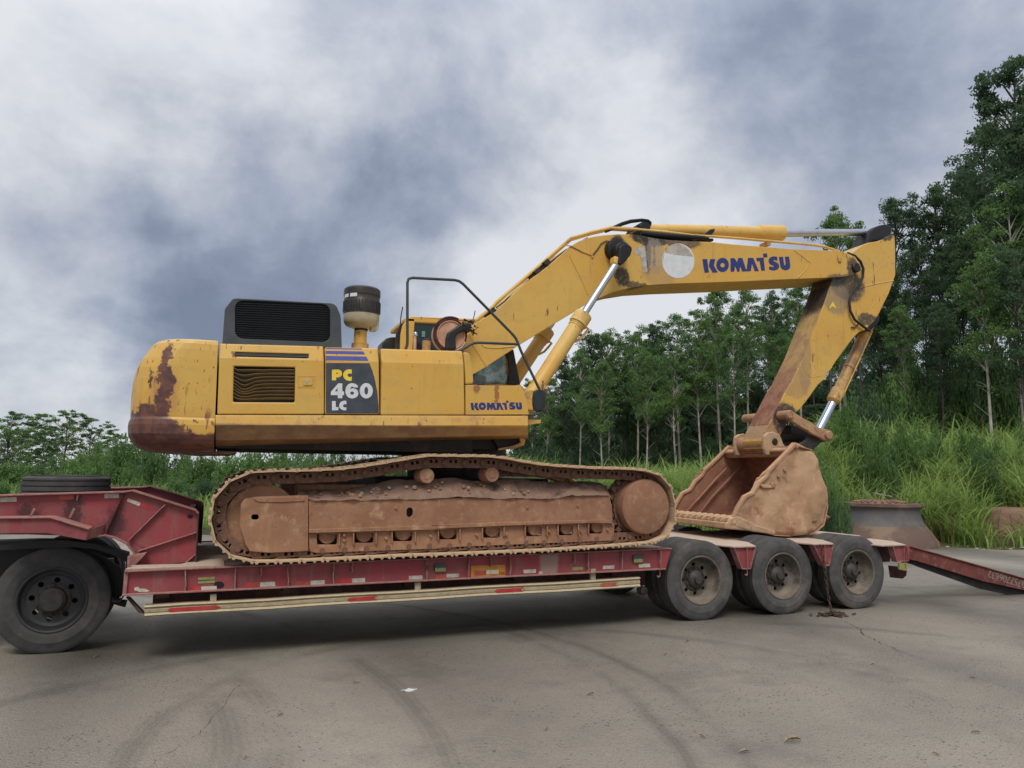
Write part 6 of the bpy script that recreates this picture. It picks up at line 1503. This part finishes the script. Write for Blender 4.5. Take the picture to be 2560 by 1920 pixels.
# inner mud and the worn, twisted lip
l0 = on(*px('b', (735, 1345))[0], YK0)
lip = MB()
for k in range(11):
    y0 = YK0-.05+k*(YK1-YK0+.1)/11; y1 = y0+(YK1-YK0+.1)/11*1.25
    n_ = 7; P_ = []
    for j in range(n_):
        t = j/(n_-1); P_.append((l0[0]-.02+.05*math.sin(t*PI)-.09*(t-.5), y0+(y1-y0)*t, l0[2]-.055+.05*math.sin(t*PI)+.03*t))
    MB().tube(P_, [.02, .05, .062, .066, .06, .045, .02], 8).build('lip_ridge', M['lip'], BK)
MB().poly([(l0[0]-.13, YK0-.05, l0[2]-.115), (l0[0]+.45, YK0-.03, l0[2]-.17), (l0[0]+.45, YK1+.03, l0[2]-.17), (l0[0]-.13, YK1+.05, l0[2]-.115)], (), (0, 0, .09)).build('cutting_edge', M['lip'], BK, .02)
plate('b', YK0-.05, .06, [(735, 1330), (800, 1300), (960, 1370), (1000, 1400), (1180, 1450), (1180, 1490), (960, 1460), (700, 1390)]).build('corner_guard', M['lip'], BK, .02)
plate('b', YK0-.035, .04, [(1050, 985), (1120, 1010), (1165, 985), (1170, 1030), (1060, 1025), (1030, 1000)]).build('side_cutter_stub', M['bucket'], BK, .012)
for x, y, r_ in ((1275, 845, 22), (1215, 915, 16), (1158, 998, 26)):
    p = on(*px('b', (x, y))[0], YK0-.03); rr_ = r_/3.95/190
    MB().lathe([(.001, .0), (rr_, .0), (rr_*1.2, .012), (rr_*1.2, .03)], (p[0], YK0-.045, p[2]), n=12).build('bolt_hole', M['armfront'], BK)
# hinge ears holding the arm tip
ear = [(1068, 560), (1072, 510), (1110, 478), (1165, 470), (1215, 490), (1240, 530), (1262, 590), (1300, 640), (1290, 700), (1090, 700), (1070, 640)]
for y in (1.12, 1.82):
    MB().poly([on(u, v, 1.12)+np.array([0, y-1.12, 0]) for u, v in px('b', *ear)], (), (0, .07, 0)).build('hinge_ear', M['lip'], BK, .025)
boss(*px('b', (1180, 570))[0], 1.105, 1.9, .055, 'grease', 'bucket_pin', BK)
boss(*px('b', (1100, 590))[0], 1.22, 1.82, .12, 'armfront', 'arm_tip_boss', arm)
for q_ in ([(300, 1260), (430, 1120), (600, 930), (700, 830)], [(420, 1290), (560, 1110), (760, 900), (850, 800)], [(560, 1300), (700, 1120), (820, 990)])[:2]:
    P_ = [on(u, v, YK1-.08)+np.array([.0, 0, 0]) for u, v in px('b', *q_)]; MB().tube(P_, [.012, .02, .02, .012][:len(P_)], 6).build('wear_ridge', M['bucketin'], BK)
# mud lumps inside the bucket
bm = bmesh.new(); bmesh.ops.create_icosphere(bm, subdivisions=4, radius=1)
cxm = on(*px('b', (1250, 1300))[0], 1.5)
for v in bm.verts:
    n1_ = mnoise.fractal(v.co*2.2, 1., 2., 4); v.co *= (1+.25*n1_); v.co.x *= .48; v.co.y *= .70; v.co.z *= .22
me = bpy.data.meshes.new('packed_soil'); bm.to_mesh(me); bm.free(); me.materials.append(M['bucketin']); me.polygons.foreach_set('use_smooth', [True]*len(me.polygons))
link('packed_soil', me, BK, (cxm[0], 1.5, cxm[2]-.02))

# ================================================================== THINGS IN THE YARD
def ring_thing(u0, u1, vb, vtops, label, name, prof, mat, flutes=0, squash=1.):
    """cast ring standing on the concrete: prof = (radius factor, height in px)"""
    L = onz(u0, vb, 0); R_ = onz(u1, vb, 0); c_ = (L+R_)/2; r = np.linalg.norm(R_-L)/2
    dist = np.linalg.norm(c_-CAM); c_ = c_+np.array([CF[0], CF[1], 0])*r*.6
    k = np.dot(c_-CAM, CF)/FPX
    mb = MB(); mb.lathe([(f_*r, h_*k) for f_, h_ in prof], (0, 0, 0), 'Z', 56)
    o = mb.build(name, mat, None); o.location = c_; tag(o, label, 'machine part', 'worn crusher castings on the concrete edge'); return o, c_, r, k
a = Mt('crusher_ring'); X, Y, Z = a.xyz(a.n('ShaderNodeTexCoord').outputs['Object'])
c = a.mix(a.rmp(a.noise(2, 6), .4, .6), (.13, .085, .065), (.20, .14, .10))
bandm = a.math('MULTIPLY', a.rmp(Z, .52, .56), a.rmp(Z, 1.02, .98))
c = a.mix(a.math('MULTIPLY', bandm, a.rmp(a.noise(3, 6, rough=.7), .35, .6, .95, .5)), c, (.085, .097, .11)); a.bump(a.noise(20, 5), .3, .01)
MR = a.out(c, .7, .1, .3)
o1, c1, r1, k1 = ring_thing(2112, 2368, 1368, None, 'large flared grey and rust crusher ring behind the ramp', 'crusher_ring', [(.3, 0), (1., 0), (.985, 12), (.86, 36), (.76, 55), (.71, 74), (.70, 86), (.72, 92), (.75, 95), (.75, 102), (.62, 103), (.60, 95), (.57, 60)], MR)
# small cast cone lying inside the ring
zt1 = 104*k1
mb = MB(); n_ = 44
mb.lathe([(.001, zt1+.06), (r1*.20, zt1+.055), (r1*.28, zt1+.04), (r1*.46, zt1-.03), (r1*.47, zt1-.06), (.001, zt1-.06)], (0, 0, 0), 'Z', 40)
o2 = mb.build('crusher_cone', M['ruststeel'], None); o2.location = c1+np.array([.05, 0, 0]); tag(o2, 'rusty fluted cone sitting on top of the grey crusher ring', 'machine part', 'worn crusher castings on the concrete edge')
for k in range(22):
    t = 2*PI*k/22; mb = MB(); mb.tube([(r1*.27*math.cos(t), r1*.27*math.sin(t), zt1+.05), (r1*.46*math.cos(t), r1*.46*math.sin(t), zt1-.01)], [.02, .035], 6)
    q = mb.build('flute', M['ruststeel'], None); q.parent = o2
L = [(0, 0)]
def cone_thing(u0, u1, vb, hpx, label):
    L = onz(u0, vb, 0); R_ = onz(u1, vb, 0); c_ = (L+R_)/2; r = np.linalg.norm(R_-L)/2; c_ = c_+np.array([CF[0], CF[1], 0])*r*.25; k = np.dot(c_-CAM, CF)/FPX; h = hpx*k
    o = MB().lathe([(.001, h), (r*.45, h*.985), (r*.56, h*.93), (r*.62, h*.82), (r*.80, h*.50), (r*.95, h*.2), (r, h*.05), (r, 0), (.001, 0)], (0, 0, 0), 'Z', 48).build('crusher_mantle', M['ruststeel'], None)
    o.location = c_; tag(o, label, 'machine part', 'worn crusher castings on the concrete edge')
    for j in range(26):
        t = 2*PI*j/26; mb = MB(); mb.tube([(r*.60*math.cos(t), r*.60*math.sin(t), h*.84), (r*.81*math.cos(t+.08), r*.81*math.sin(t+.08), h*.5), (r*.96*math.cos(t+.14), r*.96*math.sin(t+.14), h*.18)], [.02, .04, .015], 6)
        q = mb.build('flute', M['ruststeel'], None); q.parent = o
    return o
cone_thing(2432, 2700, 1350, 78, 'rusty ribbed crusher mantle cut off by the right picture edge, in the tall grass')
o3 = MB().lathe([(.55, 0), (.62, 0), (.64, .10), (.60, .30), (.52, .36), (.45, .36), (.45, .28), (.5, .2)], (0, 0, 0), 'Z', 40).build('crusher_ring', M['ruststeel'], None)
o3.location = c1+np.array([1.0, 1.5, zt1*.62]); o3.rotation_euler = (.1, -.1, 0); tag(o3, 'small dark rusty ring leaning in the grass behind the grey crusher ring', 'machine part', 'worn crusher castings on the concrete edge')
# scrap plate and stick on the ring
q = MB().box((-.5, -.02, -.015), (.35, .02, .015)).build('wooden_stick', M['bark'], None); q.location = c1+np.array([-.1, -.3, zt1+.20]); q.rotation_euler = (0, .12, .2); tag(q, 'thin stick lying across the rusty cone', 'stick')
# rubble along the grass edge
rb = random.Random(9); SM = []
for k in range(5):
    bm = bmesh.new(); bmesh.ops.create_icosphere(bm, subdivisions=2, radius=1)
    for v in bm.verts: v.co *= 1+.35*mnoise.noise(v.co*1.3+Vector((k*7, 0, 0)))
    for v in bm.verts: v.co.z *= .4
    me = bpy.data.meshes.new('rubble_stone'); bm.to_mesh(me); bm.free(); me.materials.append(M['stone']); SM.append(me)
stones = [(2515, 1345, .30, 'largest pale stone slab beside the ribbed mantle'), (2450, 1352, .16, 'pale stone left of the largest slab'), (2555, 1352, .2, 'pale stone at the right picture edge')]
for u, v, s_, lb in stones:
    p = onz(u, v, 0); o = tag(link('rubble_stone', SM[0], None, p+np.array([0, .25, .03])), lb, 'stone', 'stones at the edge of the concrete'); o.scale = (s_, s_*.7, s_*.7); o.rotation_euler = (0, 0, rb.uniform(0, 6))
for k in range(15):
    u = rb.uniform(2290, 2590); p = onz(u, 1372, 0); y = np.interp(p[0], EX, EY)+rb.uniform(-.25, .35); s_ = rb.uniform(.02, .10)
    o = tag(link('rubble_stone', SM[k % 5], None, (p[0], y, s_*.2)), 'small pale stone in the row of rubble along the grass edge', 'stone', 'stones at the edge of the concrete'); o.scale = (s_,)*3; o.rotation_euler = (0, 0, rb.uniform(0, 6))
# dry leaves
def leaf_mesh(seed):
    R = random.Random(seed); V = []; n_ = 7
    for i in range(n_):
        t = i/(n_-1); w_ = .016*math.sin(PI*t)**.8+.0008; x = (t-.5)*.10; c_ = .012*math.sin(t*PI)+.006*R.random()
        V += [(x, -w_, c_+w_*.5), (x, 0, c_*.7), (x, w_, c_+w_*.6)]
    F = []
    for i in range(n_-1):
        for j in (0, 1): F.append((3*i+j, 3*i+3+j, 3*i+4+j, 3*i+1+j))
    mb = MB().add(V, F); return mb.mesh('dry_leaf', M['dryleaf'], False, False)
LM = [leaf_mesh(i) for i in range(3)]
LV = [(770, 180, 'small pale dry leaf left of the white splash', 1.), (1275, 205, 'pale curled dry leaf on the concrete right of the white splash', 1.2), (1484, 91, 'dry leaf near the front rear-axle wheel', 1.), (1437, 118, 'dry leaf left of the one near the rear wheel', 1.),
      (1180, 280, 'dark dry leaf in the lower middle of the yard', 1.), (1518, 297, 'dry leaf between the two lower right leaves', .9), (1608, 330, 'pale dry leaf near the bottom edge below the long leaf', 1.1), (1712, 307, 'longest dry leaf, lying at the lower right', 2.), (605, 250, 'dry leaf on the curved tyre mark at the lower left', .9),
      (530, 342, 'dry leaf near the bottom edge at the lower left', .8), (2108, 288, 'brown crumpled leaf at the far lower right', 1.1), (2022, 335, 'dark leaf near the bottom right corner', .8), (208, 124, 'dark leaf right of the truck drive wheel', 1.), (1884, 140, 'dry leaf near the crack', .9), (2100, 600/4+20, 'dry leaf right of the crack', .8)]
for i, (x, y, lb, s_) in enumerate(LV):
    p = onz(x*1.1573, 1500+y*1.157, 0); o = tag(link('dry_leaf', LM[i % 3], None, p+np.array([0, 0, .003])), lb, 'leaf', 'dry leaves on the concrete'); o.scale = (s_*.8, s_*.5, s_*.8); o.rotation_euler = (0, 0, rb.uniform(0, 6.3))
p = onz(885*1.1573, 1500+195*1.157, 0)
mb = MB(); pts = [(p[0]+.055*(1+.35*math.sin(5*t)+.2*math.sin(9*t+1))*math.cos(t), p[1]+.04*(1+.3*math.sin(4*t+2))*math.sin(t), .004) for t in np.linspace(0, 2*PI, 37)[:-1]]
tag(MB().poly(pts, (), (0, 0, -.002)).build('paint_splash', M['splash'], None), 'small white splash of paint on the concrete', 'paint splash')
